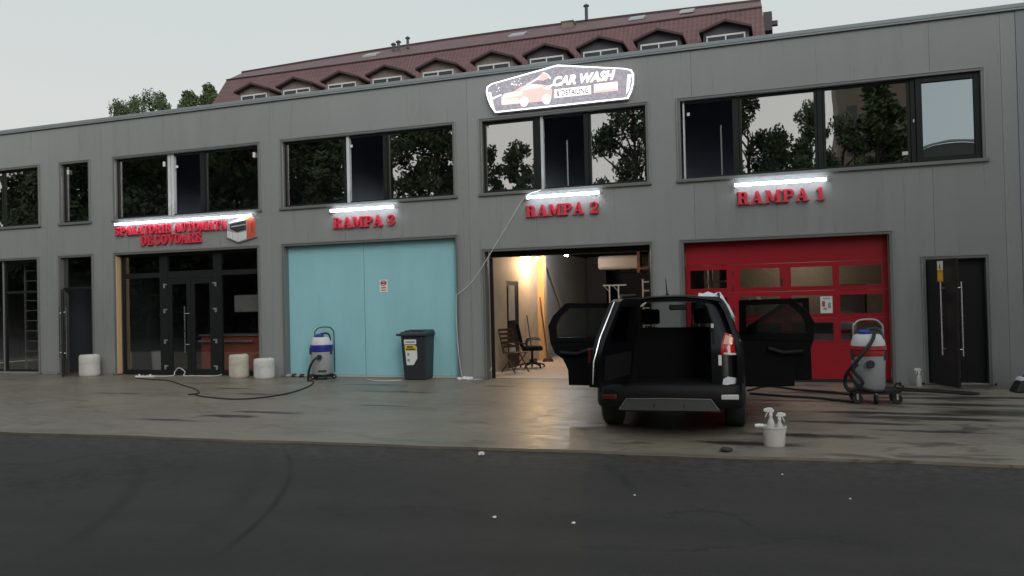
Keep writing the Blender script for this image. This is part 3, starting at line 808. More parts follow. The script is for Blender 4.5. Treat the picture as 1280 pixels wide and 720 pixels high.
# right-hand door, one leaf swung out, dark behind
d = flashing(DOORS[6], 'side_doorway', True)
bars(d, 'threshold', 'sill', (2.23, 3.14, -.02, .22, .004, .03))
bars(d, 'dark_opening_sheet', 'black_metal', (2.75, 3.14, .12, .16, .035, 2.18))  # black sheet stands in for the dark open half of the doorway
lf = MB(); lf.box(0, .86, -.022, .022, .03, 2.17)
lo = lf.build('door_leaf', 'black_metal', d, bevel=.004, loc=(2.245, .02, 0), rotz=R(-68))
h = MB(); h.tube([(.52, -.07, .55), (.52, -.07, 1.78)], .014); h.tube([(.52, 0, .66), (.52, -.07, .66)], .009); h.tube([(.52, 0, 1.68), (.52, -.07, 1.68)], .009)
h.tube([(.52, -.07, .66), (.63, -.07, .66)], .007); h.tube([(.52, -.07, 1.68), (.63, -.07, 1.68)], .007)
h.build('handle', 'steel', lo, True)
h = MB(); h.tube([(.86, .07, .55), (.86, .07, 1.78)], .013); h.tube([(.84, 0, .66), (.86, .07, .66)], .008); h.tube([(.84, 0, 1.68), (.86, .07, 1.68)], .008)
h.build('handle', 'steel', lo, True)
s = MB(); s.box(.36, .52, -.028, -.023, 1.98, 2.14); s.build('warning_sticker', 'paper', lo)
s = MB(); s.prism_xz([(.385, 1.995), (.495, 1.995), (.44, 2.12)], -.032, -.0285); s.build('warning_triangle', 'yellow', lo)
s = MB(); s.prism_xz([(.43, 2.02), (.45, 2.02), (.44, 2.09)], -.036, -.0325); s.build('warning_mark', 'ink', lo)
s = MB(); s.box(.36, .52, -.028, -.023, 1.79, 1.97); s.build('warning_sticker', 'orange', lo)
s = MB(); s.box(.39, .49, -.032, -.0285, 1.83, 1.92); s.build('warning_mark', 'yellow', lo)

# ---- inside of the ramp 2 bay (parts of the building)
mb = MB(); mb.box(-6.50, -6.44, .25, 2.38, .002, 2.95); mb.box(-6.50, -6.44, 3.26, 4.85, .002, 2.95); mb.box(-6.50, -6.44, 2.38, 3.26, 2.10, 2.95); mb.build('plastered_wall', 'plaster', B)
mb = MB(); mb.box(-6.50, -6.26, 4.86, 5.10, .002, 3.09); mb.build('timber_column', 'wood_pale', B)
mb = MB(); mb.box(-6.50, -6.44, 5.11, 11.99, .002, 3.09); mb.build('grey_wall', 'plaster_grey', B)
mb = MB(); mb.box(-6.48, -6.45, 2.39, 3.25, .02, 2.09); io = mb.build('inner_door', 'black_metal', B)
mb = MB(); mb.box(-6.445, -6.435, 2.50, 2.95, 1.15, 2.0); mb.build('pane', mat('frosted_glass', (0.40, 0.41, 0.42), 0.35, 0, 0.25, 9), io)
mb = MB(); mb.box(-6.445, -6.435, 2.50, 2.95, .35, .62); mb.build('notice', 'plaster_grey', io)
mb = MB()
for dy in (0, .12): mb.tube([(-6.36, 5.3 + dy, 2.75), (-6.36, 6.75 + dy, 1.55), (-6.36, 6.9 + dy, 1.35)], .028)
mb.tube([(-6.36, 6.9, 1.35), (-6.36, 6.3, .7), (-6.36, 5.6, .15)], .022)
mb.build('diagonal_pipe', 'duct', B, True)
mb = MB(); prof = [(6.0, 2.42), (6.5, 2.42), (6.62, 2.52), (6.62, 2.74), (6.5, 2.8), (6.0, 2.8)]
mb.prism_yz(prof, -5.05, -2.0); mb.build('ventilation_duct', 'duct', B, bevel=.08)
mb = MB(); mb.box(-3.9, -3.82, 5.7, 5.98, 2.3, 2.9); mb.box(-3.82, -2.2, 5.7, 5.76, 2.38, 2.44); mb.build('duct_bracket', mat('dull_red_steel', (0.12, 0.05, 0.035), 0.6), B)
for i in range(5):
    mb = MB(); mb.box(-6.4 + i * 2.0, -6.33 + i * 2.0, .6, 11.9, 2.96, 3.09); mb.build('ceiling_joist', 'black_metal', B)
for k in range(7):
    mb = MB(); xx = -6.3 + k * .42 + random.uniform(-.08, .08); mb.box(xx, xx + random.uniform(.2, .33), 11.6, 11.95, 2.55, 2.55 + random.uniform(.1, .24)); mb.build('shelf_load', 'dark_room', B)
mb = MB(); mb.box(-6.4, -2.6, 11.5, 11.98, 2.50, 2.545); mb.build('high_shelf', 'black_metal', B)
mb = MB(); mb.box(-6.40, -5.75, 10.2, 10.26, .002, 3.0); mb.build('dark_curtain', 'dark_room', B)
# partition behind ramp 1, warm lit, seen through the red door's panes
mb = MB(); mb.box(-1.9, 4.04, 3.2, 3.3, .002, 3.09); mb.build('partition', 'plaster_grey', B)

g = MB(); g.box(-6.44, 4.0, .30, 11.95, .001, .006)
tag(g.build('bay_floor', mat('pale_screed', (0.56, 0.48, 0.40), 0.55, 0, 0.2, 2.2, 0.1, 20)), kind='structure')  # separate floor sheet, paler than the slab
# ================================================================== LAMPS in the bay
def lamp(name, label, loc, col, watts, shade_m, size=(.14, .14, .12), emis=20):
    t = thing(name, label, 'lamp', loc)
    mb = MB(); mb.lathe([(.02, .09), (.05, .085), (.07, .03), (.07, .0)], (0, 0, 0), 16); mb.build('lamp_base', shade_m, t, True)
    mb = MB(); mb.lathe([(.0, -.085), (.04, -.075), (.055, -.04), (.05, -.005), (.03, -.002)], (0, 0, 0), 16); mb.build('bulb', emit(name + '_glow', col, emis), t, True)
    ld = bpy.data.lights.new(name + '_light', 'POINT'); ld.energy = watts; ld.color = col; ld.shadow_soft_size = .06
    lo = bpy.data.objects.new('light', ld); COL.objects.link(lo); lo.parent = t; lo.location = (0, 0, -.16)
    return t
lamp('warm_lamp', 'glowing warm bulb high on the plastered wall of the open ramp', (-6.12, 3.85, 2.72), (1.0, .64, .32), 110, 'galv', emis=40)
lamp('ceiling_lamp', 'small cold white lamp under the ceiling of the open ramp', (-5.59, 4.75, 2.84), (.85, .92, 1.0), 50, 'galv', emis=60)
lamp('work_lamp', 'dim warm bulb hanging behind the red garage door', (.2, 2.3, 2.55), (1.0, .72, .45), 20, 'galv', emis=6)

# ================================================================== SIGNS
def arc(cx_, cy_, rx, ry, ix, iy, a0, a1, n=14):
    o = [(cx_ + rx * math.cos(R(a0 + (a1 - a0) * k / n)), cy_ + ry * math.sin(R(a0 + (a1 - a0) * k / n))) for k in range(n + 1)]
    i = [(cx_ + ix * math.cos(R(a0 + (a1 - a0) * k / n)), cy_ + iy * math.sin(R(a0 + (a1 - a0) * k / n))) for k in range(n + 1)]
    return [[o[k], o[k + 1], i[k + 1], i[k]] for k in range(n)]
def bxp(x0, y0, x1, y1): return [(x0, y0), (x1, y0), (x1, y1), (x0, y1)]
SF = .11
GL = {}
GL['A'] = (1.0, [[(.06, .05), (.20, .05), (.56, 1), (.42, 1)], [(.60, .05), (.88, .05), (.60, 1), (.36, 1)], bxp(.24, .26, .7, .38), bxp(0, 0, .32, SF), bxp(.52, 0, 1.0, SF)])
GL['R'] = (1.0, [bxp(.12, .05, .38, .95), bxp(0, 0, .48, SF), bxp(0, 1 - SF, .5, 1)] + arc(.5, .72, .36, .28, .10, .14, -90, 90) + [bxp(.38, .44, .52, .56), bxp(.38, .89, .52, 1), [(.50, .48), (.72, .50), (.90, .05), (.62, .05)], bxp(.60, 0, 1.0, SF)])
GL['M'] = (1.22, [bxp(.12, .05, .28, .95), bxp(.86, .05, 1.12, .95), bxp(0, 0, .38, SF), bxp(.76, 0, 1.22, SF), bxp(0, 1 - SF, .34, 1), bxp(.88, 1 - SF, 1.22, 1), [(.14, 1), (.40, 1), (.70, .12), (.50, .12)], [(.54, .12), (.66, .12), (1.0, 1), (.86, 1)]])
GL['P'] = (.92, [bxp(.12, .05, .38, .95), bxp(0, 0, .5, SF), bxp(0, 1 - SF, .5, 1)] + arc(.5, .70, .40, .30, .13, .15, -90, 90) + [bxp(.38, .40, .52, .53), bxp(.38, .87, .52, 1)])
GL['1'] = (.62, [bxp(.20, .05, .46, 1), bxp(.02, 0, .62, SF), [(.02, .68), (.22, .74), (.22, 1), (.14, .90), (.02, .84)]])
GL['2'] = (.80, arc(.40, .70, .38, .30, .13, .15, -25, 165) + [[(.04, .10), (.30, .10), (.76, .54), (.56, .64)], bxp(.03, 0, .78, .2), bxp(.66, .1, .78, .32)] + arc(.14, .70, .12, .12, .01, .01, 0, 360, 10))
GL['3'] = (.80, arc(.38, .74, .34, .26, .10, .12, -80, 165) + arc(.38, .28, .40, .28, .13, .13, -165, 80) + [bxp(.26, .44, .46, .56)] + arc(.14, .74, .12, .11, .01, .01, 0, 360, 10) + arc(.14, .26, .12, .11, .01, .01, 0, 360, 10))
GL['S'] = (.80, arc(.40, .73, .36, .27, .11, .13, 20, 270) + arc(.40, .27, .38, .27, .12, .13, -160, 90) + [bxp(.66, .70, .76, 1), bxp(.03, 0, .13, .30)])
GL['L'] = (.85, [bxp(.12, .05, .38, .95), bxp(0, 0, .80, SF + .03), bxp(0, 1 - SF, .52, 1), bxp(.66, .05, .82, .38)])
GL['T'] = (.92, [bxp(.33, .05, .59, .95), bxp(.18, 0, .74, SF), bxp(.0, 1 - SF - .02, .92, 1), bxp(0, .66, .12, .95), bxp(.80, .66, .92, .95)])
GL['O'] = (.98, arc(.49, .5, .49, .5, .22, .34, 0, 360, 26))
GL['I'] = (.52, [bxp(.13, .05, .39, .95), bxp(0, 0, .52, SF), bxp(0, 1 - SF, .52, 1)])
GL['E'] = (.90, [bxp(.12, .05, .38, .95), bxp(0, 0, .82, SF), bxp(0, 1 - SF, .80, 1), bxp(.36, .44, .58, .56), bxp(.52, .34, .62, .66), bxp(.70, .05, .84, .36), bxp(.68, .66, .80, .95)])
GL['U'] = (1.0, [bxp(.10, .36, .36, .95), bxp(.70, .36, .84, .95), bxp(0, 1 - SF, .46, 1), bxp(.58, 1 - SF, .98, 1)] + arc(.47, .37, .37, .37, .11, .23, 180, 360))
GL['D'] = (1.0, [bxp(.12, .05, .38, .95), bxp(0, 0, .48, SF), bxp(0, 1 - SF, .48, 1)] + arc(.44, .5, .52, .5, .24, .38, -90, 90, 18))
GL['C'] = (.92, arc(.48, .5, .48, .5, .20, .37, 40, 320, 22) + [bxp(.74, .66, .86, 1), bxp(.76, .08, .86, .34)])
GL['V'] = (1.0, [[(.08, .95), (.36, .95), (.62, .08), (.40, 0)], [(.44, 0), (.56, 0), (.92, .95), (.78, .95)], bxp(0, 1 - SF, .46, 1), bxp(.62, 1 - SF, 1.0, 1)])

def letters(parent, text, x0, x1, z0, z1, y_front, depth, m, gap=.07, space=.45, part='letter'):
    h = z1 - z0
    total = sum(space if c == ' ' else GL[c][0] + gap for c in text) - gap
    k = (x1 - x0) / total
    x = x0
    for c in text:
        if c == ' ': x += space * k; continue
        wd, polys = GL[c]
        mb = MB()
        for i, p in enumerate(polys):
            q = [(px_ * k, pz * h) for px_, pz in p]
            ar = sum(q[j][0] * q[(j + 1) % len(q)][1] - q[(j + 1) % len(q)][0] * q[j][1] for j in range(len(q)))
            if ar < 0: q.reverse()
            mb.prism_xz(q, -.0006 * (i % 9), depth)
        o = mb.build(part, m, parent, loc=(x, y_front, z0), recalc=False)
        x += (wd + gap) * k

def tube_light(label, x0, x1, z, r=.028):
    t = thing('tube_light', label, 'lamp', ((x0 + x1) / 2, -.10, z), group='white tube lamps over the red signs')
    hw = (x1 - x0) / 2
    mb = MB(); mb.box(-hw, hw, .03, .098, -.022, .022); mb.build('housing', 'white_pvc', t)
    mb = MB(); mb.tube([(-hw + .02, -.005, 0), (hw - .02, -.005, 0)], r, 12); mb.build('tube', 'tube', t, True)
    for s_ in (-1, 1):
        mb = MB(); mb.box(s_ * hw - .018, s_ * hw + .018, -.04, .03, -.036, .036); mb.build('end_cap', 'white_pvc', t)
def ramp_sign(txt, label, x0, x1):
    t = thing('lettering_sign', label, 'sign', ((x0 + x1) / 2, 0, 3.335), group='red ramp signs')
    letters(t, txt, x0 - (x0 + x1) / 2, x1 - (x0 + x1) / 2, 0, .235, -.075, .06, 'letter', space=.42)
ramp_sign('RAMPA 1', 'raised red letters reading RAMPA 1 above the red garage door', -.93, .61)
ramp_sign('RAMPA 2', 'raised red letters reading RAMPA 2 above the open ramp doorway', -5.11, -3.585)
ramp_sign('RAMPA 3', 'raised red letters reading RAMPA 3 above the pale blue door', -9.655, -8.11)
tube_light('white tube lamp over the sign above the red garage door', -.97, .66, 3.70, .028)
tube_light('white tube lamp over the sign above the open ramp doorway', -5.07, -3.53, 3.735)
tube_light('white tube lamp over the sign above the pale blue door', -9.69, -8.07, 3.73)
t = thing('lettering_sign', 'two lines of red letters reading SPALATORIE AUTOMATA DE COVOARE', 'sign', (-14.2, 0, 3.2))
letters(t, 'SPALATORIE AUTOMATA', -15.91 + 14.2, -12.53 + 14.2, .275, .49, -.075, .06, 'letter', space=.5)
letters(t, 'DE COVOARE', -15.11 + 14.2, -13.27 + 14.2, 0, .235, -.075, .06, 'letter', space=.22)
tube_light('long white tube lamp above the carpet wash letters', -15.86, -11.75, 3.752, .024)
# carpet-washing machine board
t = thing('picture_sign', 'cut-out board picturing a white and red carpet washing machine', 'sign', (-12.12, -.03, 3.14))
mb = MB(); mb.prism_xz([(-.42, .13), (-.10, .0), (.41, .11), (.42, .53), (.28, .62), (.13, .62), (-.40, .49)], -.03, .028); bd = mb.build('board', 'ink_grey', t)
def pp(nm, m, poly, y=-.034, y2=-.0305): mb = MB(); mb.prism_xz(poly, y, y2); mb.build(nm, m, bd, recalc=True)
pp('machine_body', 'white_pvc', [(-.40, .28), (-.40, .14), (-.25, .08), (-.25, .25)])
pp('machine_body', 'white_pvc', [(-.24, .075), (-.10, .018), (-.10, .215), (-.24, .247)])
pp('machine_body', 'white_pvc', [(-.09, .018), (.14, .08), (.14, .26), (-.09, .22)])
pp('machine_top', 'paper', [(-.38, .47), (-.32, .455), (.13, .525), (.13, .60)])
pp('machine_rollers', 'ink', [(-.32, .445), (-.32, .33), (-.13, .245), (.13, .285), (.13, .51)])
pp('machine_roller', 'ink_grey', [(-.28, .36), (.12, .40), (.12, .43), (-.28, .39)], -.038, -.0345)
pp('machine_end', 'red_panel', [(.15, .06), (.395, .125), (.405, .52), (.28, .60), (.15, .57)])
pp('machine_print', 'orange', [(.14, .52), (.22, .53), (.21, .58), (.15, .59)], -.038, -.0345)
pp('machine_print', 'ink_red', [(.27, .22), (.33, .26), (.32, .46), (.27, .44)], -.038, -.0345)

# big light-box sign
SX, SZ = -4.34, 5.50
t = thing('lightbox_sign', 'large glowing sign with a red car reading CAR WASH & DETAILING', 'sign', (SX, 0, SZ))
out = [(-1.36, .03), (1.42, .03), (1.49, .16), (1.535, .32), (1.545, .50), (1.50, .59), (1.36, .635), (0, .865), (-1.42, .645), (-1.53, .59), (-1.55, .48), (-1.52, .34), (-1.46, .18)]
def scale_poly(p, k, kz, c=(0, .42)): return [(c[0] + (x - c[0]) * k, c[1] + (z - c[1]) * kz) for x, z in p]
mb = MB(); mb.prism_xz(out, -.13, -.002); mb.build('sign_box', 'white_pvc', t)
inn = scale_poly(out, .982, .94)
mb = MB()
n = len(out)
for i in range(n):
    j = (i + 1) % n
    mb.prism_xz([out[i], out[j], inn[j], inn[i]], -.14, -.131)
mb.build('sign_border', 'sign_border', t)
mb = MB(); mb.prism_xz(inn, -.135, -.1305); face = mb.build('sign_face', 'sign_face', t)
mb = MB()
mb.prism_xz([(-1.50, .47), (-1.44, .47), (-1.37, .10), (-1.40, .12)], -.139, -.1355); mb.prism_xz([(1.42, .50), (1.50, .50), (1.44, .20), (1.38, .12)], -.139, -.1355)
mb.build('sign_edge_flash', 'sign_white', face)
def sp(nm, m, poly, k=0): mb = MB(); mb.prism_xz(poly, -.139 - .003 * k, -.1355 - .003 * k); mb.build(nm, m, face)
sp('car_picture', 'sign_red', [(-1.18, .17), (-.24, .16), (-.14, .20), (-.12, .36), (-.18, .46), (-.42, .52), (-.62, .55), (-.80, .50), (-.92, .43), (-1.16, .40), (-1.22, .34), (-1.22, .22)])
sp('car_bonnet', 'sign_yellow', [(-1.20, .30), (-.78, .33), (-.74, .40), (-.92, .42), (-1.14, .39)], 1)
sp('car_bumper', 'sign_yellow', [(-1.21, .18), (-.82, .18), (-.80, .22), (-1.20, .28)], 1)
sp('car_window', 'sign_pink', [(-.80, .42), (-.40, .44), (-.30, .47), (-.44, .51), (-.62, .53), (-.76, .48)], 1)
sp('car_grille', 'sign_pink', [(-1.14, .235), (-.86, .235), (-.86, .275), (-1.14, .28)], 2)
for cxw in (-.72, -.24):
    sp('car_wheel', 'sign_white', [(cxw + .085 * math.cos(2 * math.pi * k / 14), .19 + .10 * math.sin(2 * math.pi * k / 14)) for k in range(14)], 2)
sp('polisher_picture', 'sign_red', [(-.42, .60), (-.30, .58), (-.18, .62), (-.22, .70), (-.32, .74)], 1)
sp('polisher_cord', 'sign_white', [(-.66, .54), (-.40, .66), (-.30, .75), (-.20, .70), (-.14, .60), (-.17, .60), (-.22, .68), (-.30, .71), (-.39, .63), (-.65, .52)], 0)
sp('water_spray', 'sign_white', [(-1.44, .34), (-1.22, .40), (-1.20, .38), (-1.40, .31)], 0)
sp('water_spray', 'sign_white', [(-.30, .42), (-.06, .50), (-.05, .48), (-.20, .39)], 2)
for k in range(16):
    x = random.uniform(-1.35, -.7); z = .42 + (x + 1.35) * .12 + random.uniform(.03, .2); r_ = random.uniform(.008, .018)
    sp('water_drop', 'sign_white', [(x - r_, z), (x, z - r_), (x + r_, z), (x, z + r_)], 0)
def font_text(txt, parent, x, z, width, height, y, m, shear=0.0, off=0.0, nm='lettering'):
    cu = bpy.data.curves.new(nm, 'FONT'); cu.body = txt; cu.size = 1.0; cu.extrude = .0; cu.shear = shear; cu.offset = off; cu.resolution_u = 3
    o = bpy.data.objects.new(nm, cu); COL.objects.link(o)
    bpy.context.view_layer.update()
    me = bpy.data.meshes.new_from_object(o.evaluated_get(bpy.context.evaluated_depsgraph_get()))
    bpy.data.objects.remove(o)
    xs = [v.co.x for v in me.vertices]; ys = [v.co.y for v in me.vertices]
    kx, kz = width / (max(xs) - min(xs)), height / (max(ys) - min(ys)); mx_, my_ = min(xs), min(ys)
    for v in me.vertices: v.co = Vector(((v.co.x - mx_) * kx, 0.0, (v.co.y - my_) * kz))
    bm = bmesh.new(); bm.from_mesh(me)
    bmesh.ops.recalc_face_normals(bm, faces=bm.faces)
    if bm.faces and sum(f.normal.y for f in bm.faces) > 0: bmesh.ops.reverse_faces(bm, faces=bm.faces)
    ret = bmesh.ops.extrude_face_region(bm, geom=list(bm.faces))
    for v in [q for q in ret['geom'] if isinstance(q, bmesh.types.BMVert)]: v.co.y += .003
    bm.to_mesh(me); bm.free()
    me.materials.append(M[m])
    o = bpy.data.objects.new(nm, me); COL.objects.link(o); o.parent = parent; o.location = (x, y, z)
    return o
font_text('CAR WASH', face, -.10, .43, 1.28, .20, -.142, 'sign_white', .30, .05)
sp('name_plate', 'sign_white', [(-.08, .20), (.68, .20), (.68, .37), (-.08, .37)], 0)
font_text('& DETAILING', face, -.03, .225, .66, .115, -.145, 'sign_ink', 0, .012)
sp('red_plate', 'sign_pink', [(.74, .215), (1.22, .215), (1.22, .39), (.74, .39)], 0)
sp('red_plate_lettering', 'sign_white', [(.78, .27), (1.16, .27), (1.18, .345), (.78, .345)], 1)
sp('red_plate_lettering', 'sign_red', [(.76, .222), (1.20, .222), (1.20, .25), (.76, .25)], 1)

# ================================================================== CAR
CAR = thing('parked_car', 'black compact SUV with tailgate and side doors standing open', 'car', (-1.415, -6.0, 0), R(4.5))
def side_x(y, z):
    if z < .45: x = .835 + (z - .25) * .2
    elif z < 1.04: x = .875 + .012 * math.sin((z - .45) / .59 * math.pi)
    else: x = .875 - (z - 1.04) * .37 - max(0, z - 1.45) * .25
    if y < .55: x *= 1 - .055 * ((.55 - y) / .55) ** 2
    if y > 3.2: x *= 1 - .13 * ((y - 3.2) / .9) ** 2
    return x
def rear_y(z):
    if z < .62: return .02
    if z < 1.0: return .02 + (z - .62) * .10
    return .058 + (z - 1.0) * .42
def arch(c, r, a0, a1, n=12): return [(c + r * math.cos(R(a0 + (a1 - a0) * k / n)), .34 + r * math.sin(R(a0 + (a1 - a0) * k / n))) for k in range(n + 1)]
RA, FA = .78, 3.30
rear_door = [(2.0, .36), (2.0, 1.02), (1.97, 1.57), (1.28, 1.585), (1.08, 1.40), (1.0, 1.25), (1.02, 1.0), (1.08, .85), (1.20, .76), (1.27, .60), (1.28, .38)]
front_door = [(3.06, .36), (3.10, .75), (3.06, 1.04), (2.86, 1.20), (2.36, 1.54), (2.25, 1.575), (2.03, 1.58), (2.02, .36)]
rear_win = [(1.90, 1.08), (1.88, 1.50), (1.34, 1.51), (1.19, 1.38), (1.12, 1.25), (1.12, 1.08)]
front_win = [(2.90, 1.09), (2.80, 1.17), (2.33, 1.48), (2.22, 1.51), (2.12, 1.51), (2.11, 1.09)]
quarter = [(rear_y(.5), .50), (rear_y(1.0), 1.0), (rear_y(1.3), 1.30), (rear_y(1.58), 1.59), (1.25, 1.60)] + [(1.06, 1.42), (.985, 1.25), (1.0, 1.0), (1.06, .84), (1.16, .74)] + arch(RA, .40, 20, 160)[0:] + [(.34, .34), (.10, .36)]
quarter_win = [(.45, 1.10), (.56, 1.46), (1.04, 1.48), (.93, 1.30), (.92, 1.10)]
fender = [(3.08, .36), (3.12, .75), (3.08, 1.03), (3.30, 1.03), (3.9, .93), (4.05, .75), (4.06, .40), (3.75, .36)] + arch(FA, .41, 10, 170)
sill = [(1.22, .26), (3.0, .26), (3.0, .355), (1.22, .355)]
for s_ in (-1, 1):
    def so(y, z, s_=s_): return (s_ * side_x(y, z), y, z)
    def si(y, z, s_=s_): return (s_ * (side_x(y, z) - .05), y, z)
    mb = plate(MB(), quarter, [quarter_win], so, si, .11); mb.build('rear_quarter', 'paint_car', CAR, True)
    mb = plate(MB(), quarter_win, [], lambda y, z, s_=s_: (s_ * (side_x(y, z) - .012), y, z), lambda y, z, s_=s_: (s_ * (side_x(y, z) - .018), y, z), .2); mb.build('quarter_window', 'glass_tint', CAR, True)
    mb = plate(MB(), fender, [], so, si, .12); mb.build('front_fender', 'paint_car', CAR, True)
    mb = plate(MB(), sill, [], so, si, .2); mb.build('sill', 'trim_car', CAR, True)
    # pillars and door-ring behind the doors
    mb = plate(MB(), [(1.88, .36), (2.12, .36), (2.10, 1.58), (1.90, 1.58)], [], lambda y, z, s_=s_: (s_ * (side_x(y, z) - .085), y, z), lambda y, z, s_=s_: (s_ * (side_x(y, z) - .14), y, z), .2); mb.build('door_pillar', 'trim_car', CAR, True)
    mb = MB(); mb.tube([(s_ * .80, 3.12, 1.03), (s_ * .74, 2.85, 1.25), (s_ * .645, 2.34, 1.57)], [.05, .045, .04], 8); mb.build('front_pillar', 'paint_car', CAR, True)
    # wheel-arch liners
    mb = MB(); mb.tube([(s_ * .58, RA + .42 * math.cos(R(a)), .34 + .42 * math.sin(R(a))) for a in range(0, 181, 15)], .16, 6); mb.build('arch_liner', 'trim_car', CAR)
    # roof rail
    mb = MB(); mb.tube([(s_ * .60, .40, 1.615), (s_ * .60, .48, 1.668), (s_ * .59, 2.05, 1.675), (s_ * .585, 2.13, 1.63)], .016, 8); mb.build('roof_rail', 'black_metal', CAR, True)
    # tail lamps
    L = [(.61, .95), (.82, .93), (.84, 1.10), (.80, 1.16), (.66, 1.20), (.62, 1.08)]
    def lf_(x, z, s_=s_): return (s_ * x, rear_y(z) - .012 + max(0, (x - .70)) ** 2 * 5.2, z)
    def lb_(x, z, s_=s_): return (s_ * x, rear_y(z) + .05 + max(0, (x - .70)) ** 2 * 4, z)
    mb = plate(MB(), L, [], lf_, lb_, .06); lo = mb.build('tail_lamp', 'lamp_red', CAR, True)
    mb = plate(MB(), [(.64, 1.07), (.74, 1.06), (.76, 1.14), (.67, 1.175)], [], lambda x, z: Vector(lf_(x, z)) + Vector((0, -.006, 0)), lambda x, z: Vector(lf_(x, z)) + Vector((0, .001, 0)), .06); mb.build('indicator_lens', 'lamp_orange', lo, True)
    mb = plate(MB(), [(.64, .950), (.785, .940), (.79, .962), (.645, .972)], [], lambda x, z: Vector(lf_(x, z)) + Vector((0, -.006, 0)), lambda x, z: Vector(lf_(x, z)) + Vector((0, .001, 0)), .06); mb.build('reversing_lens', 'lamp_clear', lo, True)
    # D pillar / rear corner panel
    P_ = [(.50, .60), (.875, .56), (.862, .90), (.852, 1.02), (.78, 1.22), (.655, 1.56), (.60, 1.62), (.40, 1.62), (.44, 1.56), (.515, 1.30), (.50, 1.20)]
    def co(x, z, s_=s_): return (s_ * x, rear_y(z) + max(0, (x - .66 + max(0, z - 1.04) * .35)) ** 2 * 4.6, z)
    def ci(x, z, s_=s_): return (s_ * (x - .02), rear_y(z) + .07 + max(0, (x - .66 + max(0, z - 1.04) * .35)) ** 2 * 3, z)
    mb = plate(MB(), P_, [], co, ci, .08); mb.build('rear_corner', 'paint_car', CAR, True)
    # seal strip round the boot opening
    mb = MB(); dx_ = .11 if s_ < 0 else 0; mb.tube([(s_ * (.53 - dx_), rear_y(1.05) - .04, 1.10), (s_ * (.525 - dx_), rear_y(1.3) - .04, 1.32), (s_ * (.46 - dx_), rear_y(1.52) - .04, 1.52), (s_ * (.38 - dx_), rear_y(1.58) - .04, 1.575)], .009, 6); mb.build('boot_seal', 'seal' if s_ < 0 else 'trim_car', CAR, True)
    mb = MB(); mb.box(s_ * .52 - .015, s_ * .52 + .015, .10, .14, 1.26, 1.31); mb.build('boot_catch', 'white_pvc', CAR)
# header over the boot, with spoiler
mb = plate(MB(), [(-.62, 1.60), (-.46, 1.575), (.46, 1.575), (.62, 1.60), (.60, 1.65), (-.60, 1.65)], [], lambda x, z: (x, rear_y(z) - .01 + x * x * .06, z - x * x * .06), lambda x, z: (x, rear_y(z) + .14, z - x * x * .06), .1); mb.build('roof_header', 'paint_car', CAR, True)
# roof
mb = MB()
nx, ny = 12, 14
def roof_z(x, y): return 1.668 - .07 * (x / .62) ** 2 - .035 * ((y - 1.25) / 1.1) ** 2
for dz in (0, -.03):
    vs = []
    for j in range(ny + 1):
        y = .28 + (2.36 - .28) * j / ny
        hw = .645 - .03 * ((y - 1.1) / 1.2) ** 2
        for i in range(nx + 1):
            x = -hw + 2 * hw * i / nx
            vs.append((x, y, roof_z(x, y) + dz))
    mb.add(vs, [(j * (nx + 1) + i, j * (nx + 1) + i + 1, (j + 1) * (nx + 1) + i + 1, (j + 1) * (nx + 1) + i) for j in range(ny) for i in range(nx)])
mb.build('roof', 'paint_car', CAR, True)
mb = MB(); mb.tube([(-.10, 1.62, 1.66), (-.10, 1.58, 1.69), (-.105, 1.46, 1.90)], [.03, .012, .004], 6); mb.build('antenna', 'black_plastic', CAR, True)
# bonnet, windscreen, nose
mb = MB(); vs = []
for j in range(7):
    y = 3.0 + 1.02 * j / 6; hw = (side_x(y, 1.0) - .03)
    for i in range(9):
        x = -hw + 2 * hw * i / 8
        vs.append((x, y, 1.10 - .12 * (j / 6) ** 2 - .05 * (x / hw) ** 2))
mb.add(vs, [(j * 9 + i, j * 9 + i + 1, (j + 1) * 9 + i + 1, (j + 1) * 9 + i) for j in range(6) for i in range(8)]); mb.build('bonnet', 'paint_car', CAR, True)
mb = MB(); vs = []
for j in range(5):
    t_ = j / 4; y = 3.10 - .78 * t_; z = 1.05 + .54 * t_; hw = .80 - .16 * t_
    for i in range(7):
        x = -hw + 2 * hw * i / 6; vs.append((x, y - .10 * (x / hw) ** 2, z))
mb.add(vs, [(j * 7 + i, j * 7 + i + 1, (j + 1) * 7 + i + 1, (j + 1) * 7 + i) for j in range(4) for i in range(6)]); mb.build('windscreen', 'glass_car', CAR, True)
mb = plate(MB(), [(-.74, .30), (.74, .30), (.78, .60), (.74, .95), (-.74, .95), (-.78, .60)], [], lambda x, z: (x, 4.10 - .14 * (x / .78) ** 2 - .10 * max(0, z - .7), z), lambda x, z: (x, 3.98 - .14 * (x / .78) ** 2, z), .15); mb.build('front_bumper', 'paint_car', CAR, True)
for s_ in (-1, 1):
    mb = MB(); mb.lathe([(.05, -.03), (.09, -.01), (.10, .02)], (s_ * .60, 4.0, .82), 14, axis='y'); mb.build('headlamp', 'lamp_clear', CAR, True)
